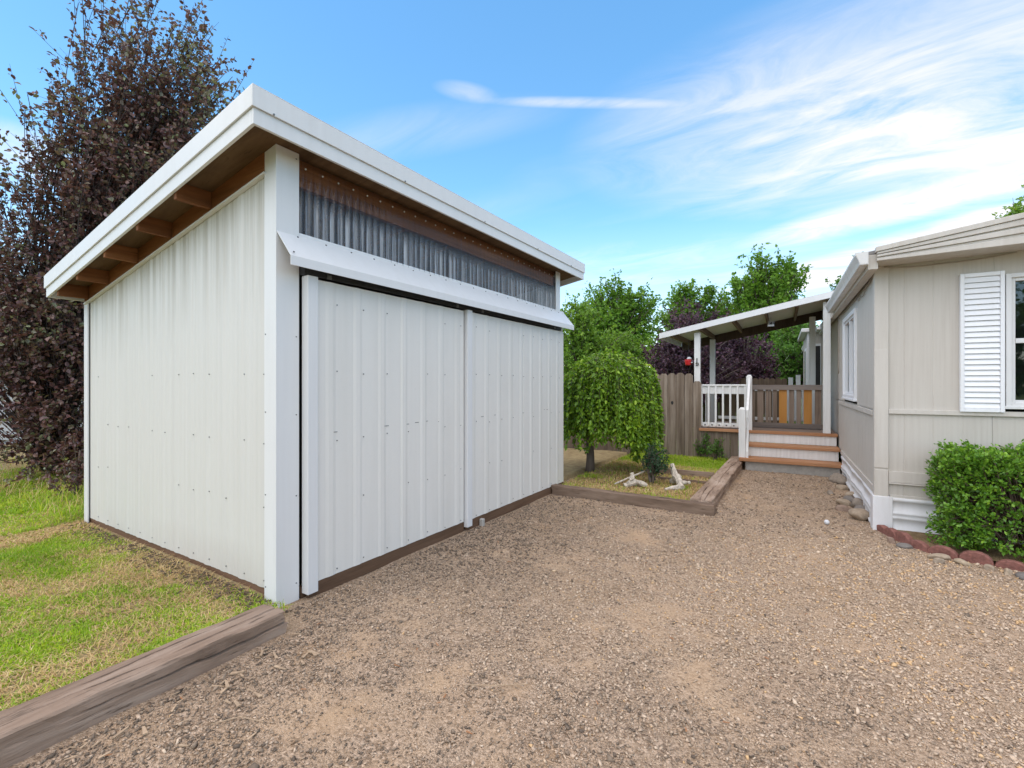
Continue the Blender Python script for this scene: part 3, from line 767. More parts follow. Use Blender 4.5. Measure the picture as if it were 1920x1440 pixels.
# skirting with rolled ribs
def skirt(place, u0, u1):
    pr = [(-.02, .014), (.015, .014), (.02, .026), (.04, .026), (.045, .012), (.12, .010), (.13, .024), (.15, .030), (.165, .014), (.175, .026), (.195, .026), (.2, .010), (.29, .008), (.295, .022), (.325, .022), (.33, .004), (.345, .004)]
    n = 24; V = []; F = []; m = len(pr)
    for i in range(n+1):
        u = u0+(u1-u0)*i/n; wv = .006*math.sin(u*5.1)+.004*math.sin(u*12.7)
        for z, d in pr: V.append(place(u, d+wv, z))
    for i in range(n):
        for j in range(m-1): F.append((i*m+j, (i+1)*m+j, (i+1)*m+j+1, i*m+j+1))
    return MB().add(V, F)
build('skirting', skirt(front, .11, HW), 'skirt', home, smooth=True, fixn=False)
build('skirting', skirt(side, .10, 2.86), 'skirt', home, smooth=True, fixn=False)
build('skirting', skirt(side, 3.4, HL), 'skirt', home, smooth=True, fixn=False)
build('skirting_corner', MB().box(-.036, .115, -.036, .11, -.03, .335), 'skirt', home, .006)
# roof
def hz(x): return 2.62+.147*min(x, HW-x)             # top of the roof at x
V = []; F = []
xsn = [-.10, HW/2, HW+.10]
mb = MB()
for i in range(2):
    a, b = xsn[i], xsn[i+1]
    mb.hexa([(a, -.28, hz(a)-.03), (b, -.28, hz(b)-.03), (b, HL+.2, hz(b)-.03), (a, HL+.2, hz(a)-.03)],
            [(a, -.28, hz(a)), (b, -.28, hz(b)), (b, HL+.2, hz(b)), (a, HL+.2, hz(a))])
hroof = build('roof', mb, 'shingle', home)
# gable fascia with rolled ribs, ceiling of the overhang
def gable(x0, x1, lo, hi, d0, d1, name, mat='siding_trim', par=hroof):
    mb = MB()
    f = lambda v: v if callable(v) else (lambda x: hz(x)+v)
    L_, H_ = f(lo), f(hi)
    mb.hexa([(x0, d0, L_(x0)), (x1, d0, L_(x1)), (x1, d1, L_(x1)), (x0, d1, L_(x0))], [(x0, d0, H_(x0)), (x1, d0, H_(x1)), (x1, d1, H_(x1)), (x0, d1, H_(x0))])
    return build(name, mb, mat, par, .004)
bot = lambda x: 2.505+.02*min(x, HW-x)
part = lambda t: (lambda x: bot(x)+(hz(x)-.03-bot(x))*t)
for (x0, x1) in ((-.045, HW/2), (HW/2+.002, HW+.04)):
    gable(x0, x1, bot, part(.30), -.330, -.29, 'gable_fascia')
    gable(x0, x1, part(.30), part(.42), -.322, -.29, 'gable_fascia')
    gable(x0, x1, part(.42), part(.66), -.338, -.29, 'gable_fascia')
    gable(x0, x1, part(.66), part(.74), -.322, -.29, 'gable_fascia')
    gable(x0, x1, part(.74), lambda x: hz(x)-.032, -.340, -.29, 'gable_fascia')
    gable(x0-.01, x1, lambda x: hz(x)-.030, lambda x: hz(x)+.014, -.352, -.282, 'drip_edge')
    gable(x0, x1, lambda x: bot(x)+.004, lambda x: bot(x)+.012, -.289, .0, 'soffit')
# side eave and gutter
htrim('eave_board', -.105, -.03, -.28, HL+.1, 2.44, 2.575, par if False else 'siding_trim', hroof)
gp = [(-.030, 2.60), (-.105, 2.60), (-.105, 2.50), (-.125, 2.485), (-.175, 2.50), (-.205, 2.56), (-.205, 2.60), (-.21, 2.60), (-.212, 2.555), (-.178, 2.488), (-.128, 2.47), (-.10, 2.47), (-.03, 2.47)]
prof = [(-.108, 0, 2.595), (-.112, 0, 2.595), (-.112, 0, 2.488), (-.165, 0, 2.488), (-.172, 0, 2.52), (-.196, 0, 2.575), (-.196, 0, 2.592), (-.204, 0, 2.592), (-.204, 0, 2.572), (-.180, 0, 2.516), (-.172, 0, 2.48), (-.108, 0, 2.48)]
gut = build('gutter', MB().extrude(prof, (0, -.34, 0), (0, 3.05, 0)), 'gutter', home)
gcap = [(-.112, 0, 2.593), (-.112, 0, 2.486), (-.168, 0, 2.486), (-.176, 0, 2.52), (-.20, 0, 2.573), (-.20, 0, 2.593)]
build('gutter_end_cap', MB().extrude(gcap, (0, -.343, 0), (0, -.335, 0)), 'gutter', gut)
build('gutter', MB().extrude(prof, (0, 5.6, 0), (0, HL, 0)), 'gutter', home)
# cables sagging along the side eave and front
def cable(pts, r=.005):
    P_ = []
    for (a, b, s_) in pts:
        a = np.array(a); b = np.array(b)
        for t in np.linspace(0, 1, 9): P_.append(a*(1-t)+b*t-np.array([0, 0, s_*4*t*(1-t)]))
    return build('cable', MB().tube(P_, r, 5), 'cable', home, smooth=True)
cable([((-.012, .1, 2.47), (-.012, .9, 2.44), .03), ((-.012, .9, 2.44), (-.012, 2.9, 2.43), .02)])
cable([((-.012, .5, 2.46), (-.012, 1.0, 2.40), .06), ((-.012, 1.0, 2.40), (-.012, 1.35, 2.44), .05)])
cable([((.05, -.028, 2.50), (.45, -.016, 2.485), .012), ((.45, -.016, 2.485), (.95, -.016, 2.52), .01)])
cable([((-.03, 3.05, 2.40), (-.03, 3.1, 1.55), 0.0)], .008)
# windows
def window(place, u0, u1, z0, z1, fw, mat, sash, deep=.06):
    """place(u, depth, z); frame proud of the wall, glass set back; sash: list of ('v'|'h', position)"""
    def bx(ua, ub, za, zb, da, db):
        c = [place(ua, da, za), place(ub, db, zb)]; lo = np.minimum(c[0], c[1]); hi = np.maximum(c[0], c[1])
        return MB().box(lo[0], hi[0], lo[1], hi[1], lo[2], hi[2])
    w = build('window', bx(u0-.02, u1+.02, z0-.02, z1+.02, -.30, -.299), 'dark', home)
    for ua, ub, za, zb in ((u0-fw, u0, z0-fw, z1+fw), (u1, u1+fw, z0-fw, z1+fw), (u0, u1, z1, z1+fw), (u0, u1, z0-fw, z0)):
        build('frame', bx(ua, ub, za, zb, -.05, .028), mat, w, .003)
    build('sill', bx(u0-fw-.01, u1+fw+.01, z0-fw-.014, z0-fw+.012, -.02, .040), mat, w, .003)
    iw = .028
    for ua, ub, za, zb in ((u0, u0+iw, z0, z1), (u1-iw, u1, z0, z1), (u0+iw, u1-iw, z1-iw, z1), (u0+iw, u1-iw, z0, z0+iw)):
        build('sash', bx(ua, ub, za, zb, -.045, .008), mat, w, .002)
    for k_, p in sash:
        if k_ == 'v': build('sash', bx(p-.018, p+.018, z0+iw, z1-iw, -.04, .012), mat, w, .002)
        else: build('sash', bx(u0+iw, u1-iw, p-.02, p+.02, -.04, .016), mat, w, .002)
    seg = [p for k_, p in sash]
    cut = [u0+iw]+[p for k_, p in sash if k_ == 'v']+[u1-iw]; cutz = [z0+iw]+[p for k_, p in sash if k_ == 'h']+[z1-iw]
    for i in range(len(cut)-1):
        for j in range(len(cutz)-1): build('pane', bx(cut[i], cut[i+1], cutz[j], cutz[j+1], -.032+.006*j, -.028+.006*j), 'glass', w)
    # room behind: dark box with a pale blind part way down
    for ua, ub, za, zb in ((u0-.02, u0-.015, z0, z1), (u1+.015, u1+.02, z0, z1)): build('reveal', bx(ua, ub, za, zb, -.30, -.05), 'dark', w)
    for za, zb in ((z0-.02, z0-.015), (z1+.015, z1+.02)): build('reveal', bx(u0-.02, u1+.02, za, zb, -.30, -.05), 'dark', w)
    return w
window(front, WX0+.03, WX1-.03, WZ0+.03, WZ1-.03, .035, 'alu', [('h', 1.765)])
window(side, SY0+.055, SY1-.055, SZ0+.05, SZ1-.05, .055, 'vinyl', [('v', (SY0+SY1)/2)])
# shutter
sh = build('shutter', MB().box(.585, .870, -.016, -.0005, 1.150, 2.368), 'vinyl', home); sh['label'] = 'white louvred window shutter'
for a, b, c, d in ((.585, .613, 1.150, 2.368), (.842, .870, 1.150, 2.368), (.6135, .8415, 2.335, 2.368), (.6135, .8415, 1.150, 1.183)):
    build('shutter_frame', MB().box(a, b, -.040, -.0165, c, d), 'vinyl', sh, .003)
for i in range(24):
    z = 1.185+i*.0479
    build('slat', MB().hexa([(.614, -.038, z), (.841, -.038, z), (.841, -.030, z), (.614, -.030, z)], [(.614, -.022, z+.046), (.841, -.022, z+.046), (.841, -.0165, z+.046), (.614, -.0165, z+.046)]), 'vinyl', sh)
# wall section standing forward behind the porch, with its own window and gutter
ex = build('projecting_room', MB().box(-.30, -.001, 6.3, 8.6, .1, 2.50), 'siding', home)
build('corner_trim', MB().box(-.312, -.24, 6.288, 6.299, .1, 2.5), 'vinyl', ex)
build('corner_trim', MB().box(-.312, -.301, 6.30, 6.36, .1, 2.5), 'vinyl', ex)
build('eave_trim', MB().box(-.42, -.10, 6.2, 8.8, 2.501, 2.58), 'gutter', ex, .01)
build('window_frame', MB().box(-.318, -.301, 6.75, 7.35, 1.0, 2.2), 'vinyl', ex)
build('pane', MB().box(-.322, -.319, 6.82, 7.28, 1.07, 2.13), 'glass', ex)
build('front_window_frame', MB().box(-.19, -.06, 6.285, 6.299, 1.0, 2.25), 'vinyl', ex)
build('pane', MB().box(-.175, -.075, 6.281, 6.284, 1.05, 2.2), 'dark', ex)

# ================================================================== porch
porch = thing('covered_porch', 'white posted covered porch with sloping roof and orange steps', 'porch', (-1.1, 4.3, 0), 'house')
def pb(name, x0, x1, y0, y1, z0, z1, mat, par=None, bev=.004): return build(name, MB().box(x0, x1, y0, y1, z0, z1), mat, par or porch, bev)
DZ = .595
dk = pb('deck_frame', -2.05, -.02, 3.46, 5.28, .40, .545, 'gate')
for i in range(13):
    y = 3.38+i*.146
    b = pb('deck_board', -2.08, -.015, y, y+.14, .55, DZ, 'tread' if i == 0 else 'deck')
# skirt boards under the deck front, left of the steps
x = -2.06
for w in (.105, .125, .14, .12, .13, .10):
    pb('skirt_board', x, x+w-.006, 3.43+random.uniform(-.004, .004), 3.452, 0.0, .545, 'fence', bev=.002); x += w
x = -.0
for y in np.arange(3.47, 5.2, .15): pb('skirt_board', -2.065, -2.05, y, y+.143, 0, .545, 'fence', bev=.002)
# steps
st = pb('steps', -1.30, -.03, 2.84, 3.42, -.03, .148, 'concrete', bev=.012); st['label'] = 'three orange steps with white risers on concrete'
pb('tread', -1.385, -.005, 2.77, 3.10, .150, .200, 'tread', st, .006)
pb('riser', -1.28, -.03, 3.10, 3.122, .2005, .352, 'white_wood', st)
pb('tread', -1.28, -.012, 3.065, 3.40, .3545, .400, 'tread', st, .006)
pb('riser', -1.27, -.03, 3.405, 3.427, .4005, .547, 'white_wood', st)
pb('stringer', -1.272, -1.24, 3.125, 3.40, .0, .353, 'white_wood', st)
# posts
def roofz(x): return 2.868+.198*(x+.03)       # top surface of the porch roof
for (x, y) in ((-2.12, 3.50), (-2.06, 5.16), (-.155, 3.50), (-.27, 5.16)):
    top = roofz(x-.05)-.12
    pb('post', x-.05, x+.05, y-.05, y+.05, DZ if y < 5 or x > -1 else 0., top, 'white_wood')
# roof
def pslab(x0, x1, y0, y1, a, b, name, mat, par, bev=.003):
    return build(name, MB().hexa([(x0, y0, roofz(x0)+a), (x1, y0, roofz(x1)+a), (x1, y1, roofz(x1)+a), (x0, y1, roofz(x0)+a)],
                                 [(x0, y0, roofz(x0)+b), (x1, y0, roofz(x1)+b), (x1, y1, roofz(x1)+b), (x0, y1, roofz(x0)+b)]), mat, par, bev)
pr_ = pslab(-2.74, -.02, 3.32, 5.50, -.020, -.004, 'roof_panel', 'porch_ceiling', porch)
pslab(-2.76, -.02, 3.29, 5.53, -.003, .004, 'roof_sheet', 'metal_trim', pr_)
pslab(-2.76, -.015, 3.290, 3.319, -.098, -.0035, 'front_fascia', 'metal_trim', pr_)
pslab(-2.765, -2.741, 3.321, 5.50, -.098, -.0045, 'eave_fascia', 'metal_trim', pr_)
pslab(-2.72, -.02, 5.40, 5.44, -.20, -.021, 'back_beam', 'fence_dark', pr_)
for x in (-2.55, -2.06, -1.52, -1.02, -.56):
    pslab(x-.02, x+.02, 3.325, 5.398, -.115, -.0205, 'rafter', 'rafter', pr_)
pslab(-.10, -.03, 3.325, 5.398, -.22, -.0205, 'ledger', 'fence_dark', pr_)
# railing left of the steps
rl = pb('railing', -2.14, -1.27, 3.455, 3.545, 1.355, 1.385, 'white_wood')
pb('rail_board', -2.07, -1.32, 3.485, 3.515, 1.215, 1.353, 'white_wood', rl)
pb('rail_board', -2.07, -1.30, 3.485, 3.515, .622, .700, 'white_wood', rl)
for i in range(7):
    x = -2.045+i*.118; pb('baluster', x-.016, x+.016, 3.455, 3.484, .64, 1.352, 'white_wood', rl, .003)
mb = MB()
for i in range(7):
    x = -1.99+i*.118; mb.box(x-.012, x+.012, 3.476, 3.4848, .645, .668)
b_ = build('brackets', mb, 'screw', rl); b_['kind'] = 'stuff'
def newel(x, y, z0, z1, w=.045):
    mb = MB(); mb.hexa([(x-w, y-w, z0), (x+w, y-w, z0), (x+w, y+w, z0), (x-w, y+w, z0)], [(x-w, y-w, z1-.035), (x+w, y-w, z1-.035), (x+w, y+w, z1-.035), (x-w, y+w, z1-.035)])
    mb.hexa([(x-w, y-w, z1-.0345), (x+w, y-w, z1-.0345), (x+w, y+w, z1-.0345), (x-w, y+w, z1-.0345)], [(x-w*.5, y-w*.6, z1), (x+w*.5, y-w*.6, z1), (x+w*.5, y+w*.6, z1), (x-w*.5, y+w*.6, z1)])
    return build('newel_post', mb, 'white_wood', porch, .003)
newel(-1.275, 3.49, .596, 1.55); newel(-1.345, 2.90, .20, 1.01, .05)
def slant(y0, z0, y1, z1, x, h, name='hand_rail'):
    return build(name, MB().hexa([(x-.019, y0, z0-h), (x+.019, y0, z0-h), (x+.019, y1, z1-h), (x-.019, y1, z1-h)], [(x-.019, y0, z0), (x+.019, y0, z0), (x+.019, y1, z1), (x-.019, y1, z1)]), 'white_wood', porch, .004)
slant(2.86, .97, 3.43, 1.50, -1.268, .13); slant(2.84, .30, 3.04, .90, -1.272, .12, 'brace_board')
# white railing at the back of the deck
rb = pb('railing', -1.95, -.33, 5.14, 5.18, 1.25, 1.30, 'white_wood')
pb('rail_board', -1.95, -.33, 5.145, 5.175, .66, .72, 'white_wood', rb)
for x in np.arange(-1.05, -.30, .125): pb('baluster', x-.02, x+.02, 5.145, 5.175, .721, 1.249, 'white_wood', rb, .003)
for x, h in ((-.63, 1.52), (-.50, 1.57)): pb('newel_post', x-.04, x+.04, 5.30, 5.36, 0, h, 'white_wood')
pb('side_panel', -2.0, -1.99, 3.60, 5.05, .62, 1.22, 'white_wood')
# gate
gate = thing('wooden_gate', 'grey and orange picket gate closing off the porch deck', 'gate', (-.7, 4.1, DZ), 'house')
gb = lambda name, x0, x1, z0, z1, y0, y1, mat: build(name, MB().box(x0, x1, y0, y1, z0, z1), mat, gate, .003)
gb('rail', -1.31, -.085, 1.285, 1.375, 4.060, 4.099, 'gate_rail'); gb('rail', -1.31, -.085, .61, .69, 4.060, 4.099, 'gate_rail')
for x0, x1, m_ in ((-1.30, -1.215, 'gate'), (-1.175, -1.075, 'gate'), (-1.04, -.992, 'gate'), (-.985, -.955, 'gate'), (-.925, -.86, 'gate'), (-.828, -.705, 'gate_new'), (-.672, -.597, 'gate'), (-.56, -.485, 'gate'), (-.45, -.328, 'gate_new'), (-.285, -.19, 'gate')):
    gb('picket', x0, x1, .66+random.uniform(-.01, .01), 1.33, 4.1, 4.119, m_)
gb('latch', -1.26, -1.18, 1.376, 1.386, 4.06, 4.09, 'black')

# fences
def fence(label, x0, x1, y, frame, base, hfun, wid, mat, seed, hole=None):
    rng = random.Random(seed)
    t = thing('board_fence', label, 'fence', base, frame)
    x = x0; i = 0
    while x < x1-.05:
        w = wid*rng.uniform(.92, 1.06); h = hfun(x)+rng.uniform(-.012, .012); yy = y+rng.uniform(-.006, .006); c = w*.27
        pr = [(x, 0), (x+w, 0), (x+w, h-c), (x+w-c, h), (x+c, h), (x, h-c)]
        build('picket', MB().extrude([(a, yy, b) for a, b in pr], (0, 0, 0), (0, .018, 0)), mat, t, .002)
        if hole and x < hole[0] < x+w:
            build('knot_hole', MB().extrude([(hole[0]+.028*math.cos(q)*(.8+.1*math.sin(3*q)), yy, hole[1]+.036*math.sin(q)) for q in np.linspace(0, 2*math.pi, 11)[:-1]], (0, -.0015, 0), (0, .004, 0)), 'black', t)
        x += w+rng.uniform(.003, .009)
    for z in (.35, 1.15): build('rail', MB().box(x0, x1, y+.026, y+.064, z, z+.09), mat, t)
    for px_ in np.arange(x0+.4, x1, 2.2): build('post', MB().box(px_, px_+.09, y+.066, y+.156, 0, 1.3), mat, t)
    return t
fence('weathered grey dog-eared board fence behind the weeping tree', -7.2, -2.05, 3.42, 'house', (-4.6, 3.42, 0), lambda x: 1.585 if x < -2.22 else 1.44, .142, 'fence', 3, (-2.55, 1.04))
fence('dark brown board fence at the far end of the yard', -3.4, -.6, 9.6, 'house', (-2.0, 9.6, 0), lambda x: 1.55, .142, 'fence_dark', 8)

# ================================================================== trees and plants
def leaf_arrays(P, D, size, rng, wide=.55, fold=.25, six=False):
    """one folded leaf per point: P base points, D directions, size lengths"""
    n = len(P); D = D/(np.linalg.norm(D, axis=1, keepdims=True)+1e-9)
    N = rng.normal(0, 1, (n, 3)); N[:, 2] += 1.1
    S = np.cross(D, N); S /= (np.linalg.norm(S, axis=1, keepdims=True)+1e-9); N = np.cross(S, D)
    L = size[:, None]; W = L*wide*.5
    if six:
        V = np.stack([P, P+D*L*.32+S*W*.9+N*W*fold, P+D*L*.68+S*W*.75+N*W*fold, P+D*L-N*L*.12, P+D*L*.68-S*W*.75+N*W*fold, P+D*L*.32-S*W*.9+N*W*fold], 1).reshape(-1, 3)
        b = np.arange(n)*6; F = np.concatenate([np.stack([b, b+1, b+2, b+3], 1), np.stack([b, b+3, b+4, b+5], 1)]); k = 6
    else:
        V = np.stack([P, P+D*L*.5+S*W+N*W*fold, P+D*L-N*L*.1, P+D*L*.5-S*W+N*W*fold], 1).reshape(-1, 3)
        b = np.arange(n)*4; F = np.stack([b, b+1, b+2, b+3], 1); k = 4
    return V, F, k
def make_tree(name, label, cat, base, lobes, mat, nbranch, per_twig, twigs, leaf, seed, trunk_r=.10, trunks=1, six=False, group=None, twig_len=.45, droop=0., wide=.6, lean=0., inner=.35, twig_mesh=True, fork=.25, bark='bark', up=.35):
    rng = np.random.RandomState(seed); base = np.array(base, float)
    t = thing(name, label, cat, tuple(base), group=group)
    lob = np.array(lobes, float); vol = np.prod(lob[:, 3:6], axis=1)**.8; vol /= vol.sum()
    zmax = (lob[:, 2]+lob[:, 5]).max(); cen = (lob[:, :3]*vol[:, None]).sum(0)
    wood_mb = MB(); Ls = []; Ds = []
    stems = []
    for k in range(trunks):
        a = 2*math.pi*k/max(1, trunks)+rng.rand(); Lk = lob[(k*3+1) % len(lob)] if trunks > 1 else lob[np.argmax(lob[:, 2]+lob[:, 5])]
        top = Lk[:3]+np.array([0, 0, Lk[5]*.35]); sp = trunk_r*(0 if trunks == 1 else 1.6)
        b0 = base+np.array([sp*math.cos(a), sp*math.sin(a), -.05]); m1 = b0*.6+top*.4+np.append(rng.normal(0, .10, 2), 0); m1[:2] = base[:2]*.7+top[:2]*.3+rng.normal(0, .08, 2)
        ts = np.linspace(0, 1, 9); pts = [(1-q)**2*b0+2*q*(1-q)*m1+q*q*top for q in ts]
        stems.append(pts)
        wood_mb.tube(pts, [trunk_r*(1-q)**.8+.008 for q in ts], 8)
    for i in range(nbranch):
        L = lob[rng.choice(len(lob), p=vol)]
        d = rng.normal(0, 1, 3); d /= np.linalg.norm(d); r = rng.uniform(inner**3, 1)**(1/3.)
        tip = L[:3]+d*r*L[3:6]
        if tip[2] < base[2]+.15: tip[2] = base[2]+.15+rng.rand()*.3
        st_ = stems[rng.randint(len(stems))]
        hfrac = np.clip((tip[2]-base[2])/(zmax-base[2])*rng.uniform(.45, .85), fork*.4, .95)
        q = hfrac*8; j = int(min(7, q)); p0 = st_[j]*(1-(q-j))+st_[j+1]*(q-j)
        mid = (p0+tip)/2+np.array([0, 0, np.linalg.norm(tip-p0)*up*.4])+rng.normal(0, .06, 3)
        ts = np.linspace(0, 1, 6); pts = np.array([(1-q_)**2*p0+2*q_*(1-q_)*mid+q_*q_*tip for q_ in ts])
        wood_mb.tube(pts, [max(.004, trunk_r*.34*(1-.88*q_)) for q_ in ts], 4)
        bd = tip-p0; bd /= np.linalg.norm(bd)+1e-9
        for w in range(twigs):
            q_ = rng.uniform(.45, 1.0); o = (1-q_)**2*p0+2*q_*(1-q_)*mid+q_*q_*tip
            td = bd*.6+rng.normal(0, .62, 3)+np.array([0, 0, up-droop]); td /= np.linalg.norm(td); tl = twig_len*rng.uniform(.4, 1.15)
            if twig_mesh: wood_mb.tube([o, o+td*tl*.5, o+td*tl+np.array([0, 0, -droop*tl*.3])], [.004, .003, .0015], 3)
            s_ = rng.uniform(.05, 1., per_twig)
            pp = o+td*(s_*tl)[:, None]+np.array([0, 0, -1.])*(droop*tl*.3*s_**2)[:, None]+rng.normal(0, leaf*.25, (per_twig, 3))
            dd = td*.55+rng.normal(0, .75, (per_twig, 3))+np.array([0, 0, -.25-droop])
            Ls.append(pp); Ds.append(dd)
    P = np.concatenate(Ls); D = np.concatenate(Ds); n = len(P)
    keep = P[:, 2] > base[2]+.03; P = P[keep]; D = D[keep]; n = len(P)
    V, F, k = leaf_arrays(P, D, leaf*rng.uniform(.6, 1.25, n), rng, wide, six=six)
    rnd = np.repeat(np.clip(rng.normal(.45, .22, n), 0, 1), k)
    build('trunk', wood_mb, bark, t, fixn=False, smooth=True)
    fast_mesh('crown', V, F, mat, rnd, t)
    return t

def lobe(px, py, d, rx, ry, rz):
    c = bearing(px, py, d); return (c[0], c[1], c[2], rx, ry, rz)
def foot(px, d):
    c = bearing(px, 719, d); return (c[0], c[1], -.02)
# the plum tree beside the shed
make_tree('plum_tree', 'tall purple leaved plum tree rising behind the back of the shed', 'tree', foot(95, 6.9),
          [lobe(290, 130, 7.3, 1.25, 1.1, 1.35), lobe(215, 300, 7.1, 1.25, 1.1, 1.15), lobe(360, 270, 7.8, .80, .8, 1.05), lobe(340, 170, 7.5, .85, .8, .9), lobe(60, 450, 6.9, 1.0, 1.1, 1.0), lobe(90, 620, 6.8, .95, 1.0, .9), lobe(160, 600, 6.8, .85, .9, 1.1), lobe(140, 800, 6.5, .50, .7, .70), lobe(60, 860, 6.6, .6, .7, .42), lobe(140, 880, 6.4, .45, .6, .35), lobe(-110, 560, 7.0, .9, 1.2, 1.4)],
          'leaf_plum', 560, 13, 8, .064, 11, .036, 6, True, twig_len=.60, wide=.74, up=.42, bark='twig_dark')
make_tree('plum_sapling', 'low purple leaved sucker growing in the grass by the shed corner', 'shrub', foot(142, 5.6), [lobe(140, 925, 5.6, .16, .2, .22), lobe(150, 860, 5.7, .15, .2, .3)], 'leaf_plum', 14, 8, 4, .05, 12, .012, 2, True, twig_len=.2, wide=.7)
make_tree('green_tree', 'green tree showing through gaps in the purple plum tree', 'tree', foot(215, 12.), [lobe(215, 420, 12., 1.3, 1.3, 1.9), lobe(235, 300, 12.2, .9, .9, 1.1)], 'leaf_light', 90, 12, 7, .10, 13, .12)
# trees beyond the fence
make_tree('maple_tree', 'tall green tree directly behind the weeping tree, left of the porch', 'tree', foot(1150, 20), [lobe(1125, 590, 20, 1.04, 1.04, 1.20), lobe(1190, 600, 20.4, 1.04, 1.04, 1.25), lobe(1145, 545, 20, 0.55, 0.55, 0.78), lobe(1185, 555, 20.2, 0.46, 0.55, 0.73), lobe(1218, 565, 20.4, 0.44, 0.55, 0.73), lobe(1150, 660, 20, 1.87, 1.43, 1.04)], 'leaf_green', 229, 13, 7, .15, 21, .13, twig_len=.55, group='trees beyond the fence')
make_tree('maple_tree', 'rounded green tree right beside the shed roof corner, behind the fence', 'tree', foot(1090, 16), [lobe(1085, 600, 16, 0.69, 0.78, 0.84), lobe(1070, 660, 16, 0.90, 1.01, 0.94), lobe(1140, 660, 16.3, 1.23, 1.01, 0.94), lobe(1200, 680, 16.4, 0.67, 0.78, 0.73)], 'leaf_light', 195, 13, 7, .12, 22, .10, twig_len=.5, group='trees beyond the fence')
make_tree('maple_tree', 'small topped green tree rising behind the dark purple trees', 'tree', foot(1305, 22), [lobe(1285, 575, 22, 0.94, 1.00, 1.10), lobe(1335, 575, 22, 1.12, 1.00, 1.04), lobe(1320, 640, 22, 2.00, 1.62, 1.43), lobe(1285, 545, 22, 0.44, 0.44, 0.61), lobe(1325, 548, 22, 0.50, 0.50, 0.55)], 'leaf_green', 180, 12, 7, .16, 23, .13, twig_len=.5, group='trees beyond the fence')
make_tree('maple_tree', 'tallest pointed green tree above the porch roof', 'tree', foot(1435, 21), [lobe(1430, 490, 21, 0.67, 0.76, 0.77), lobe(1455, 540, 21, 1.24, 1.08, 1.19), lobe(1400, 545, 21, 0.81, 0.86, 0.93), lobe(1440, 620, 21, 1.84, 1.51, 1.55), lobe(1480, 510, 21, 0.54, 0.54, 0.52)], 'leaf_green', 229, 13, 7, .17, 24, .15, twig_len=.55, group='trees beyond the fence')
make_tree('maple_tree', 'deep green tree seen under the porch roof beside the house wall', 'tree', foot(1490, 17), [lobe(1485, 660, 17, 0.92, 1.03, 1.17), lobe(1450, 690, 17, 0.80, 0.92, 0.85), lobe(1500, 600, 17.3, 0.69, 0.80, 0.85), lobe(1540, 690, 17.5, 1.03, 1.03, 0.95)], 'leaf_deep', 143, 12, 7, .13, 25, .11, twig_len=.45, group='trees beyond the fence')
make_tree('maple_tree', 'green tree top showing above the right end of the house roof', 'tree', foot(1930, 17), [lobe(1930, 420, 17, 1.49, 1.49, 1.17), lobe(1905, 400, 17, 0.80, 0.80, 0.74), lobe(1990, 450, 17, 1.84, 1.72, 1.59)], 'leaf_light', 143, 12, 7, .15, 26, .14, twig_len=.5, group='trees beyond the fence')
make_tree('maple_tree', 'thin green tree tip peeking over the house gutter', 'tree', foot(1605, 23), [lobe(1605, 520, 23, .75, .7, 1.0), lobe(1580, 540, 23, .6, .6, .8), lobe(1600, 620, 23, 1.3, 1.2, 1.3)], 'leaf_deep', 80, 11, 6, .15, 27, .12, twig_len=.5, group='trees beyond the fence')
make_tree('maple_tree', 'low green tree filling the gap between the tall tree and the purple tree', 'tree', foot(1235, 24), [lobe(1235, 640, 24, 1.5, 1.2, 1.5), lobe(1250, 590, 24, .7, .7, .8), lobe(1380, 600, 24, 1.5, 1.2, 1.6)], 'leaf_light', 130, 12, 7, .17, 29, .13, twig_len=.55, group='trees beyond the fence')
make_tree('purple_tree', 'dark purple leaved tree with a peaked top left of the porch post', 'tree', foot(1275, 13.6), [lobe(1295, 630, 13.6, 1.03, 1.03, 0.88), lobe(1300, 596, 13.6, 0.52, 0.54, 0.52), lobe(1250, 680, 13.6, 1.03, 1.03, 0.83), lobe(1330, 690, 13.6, 0.97, 0.97, 0.93), lobe(1225, 720, 13.6, 0.65, 0.86, 0.62)], 'leaf_purple', 240, 14, 8, .085, 31, .10, 3, twig_len=.34, up=.25, wide=.7)
make_tree('purple_tree', 'dark purple leaved tree filling the view under the porch roof', 'tree', foot(1400, 14.6), [lobe(1390, 660, 14.6, 1.0, 1.0, .9), lobe(1430, 690, 14.6, .75, .8, .75), lobe(1360, 620, 14.6, .7, .7, .6), lobe(1380, 720, 14.6, 1.1, 1.0, .7)], 'leaf_purple', 170, 14, 8, .085, 32, .10, 3, twig_len=.34, up=.25, wide=.7)

make_tree('maple_tree', 'leafy green tree reflected in the front window of the house', 'tree', (5.2, -9.0, 0), [(5.2, -9, 3.6, 2.2, 2.0, 2.4), (4.2, -9, 2.2, 1.5, 1.5, 1.4), (6.6, -8.6, 2.4, 1.6, 1.5, 1.6)], 'leaf_deep', 110, 12, 8, .20, 28, .16, twig_len=.7)

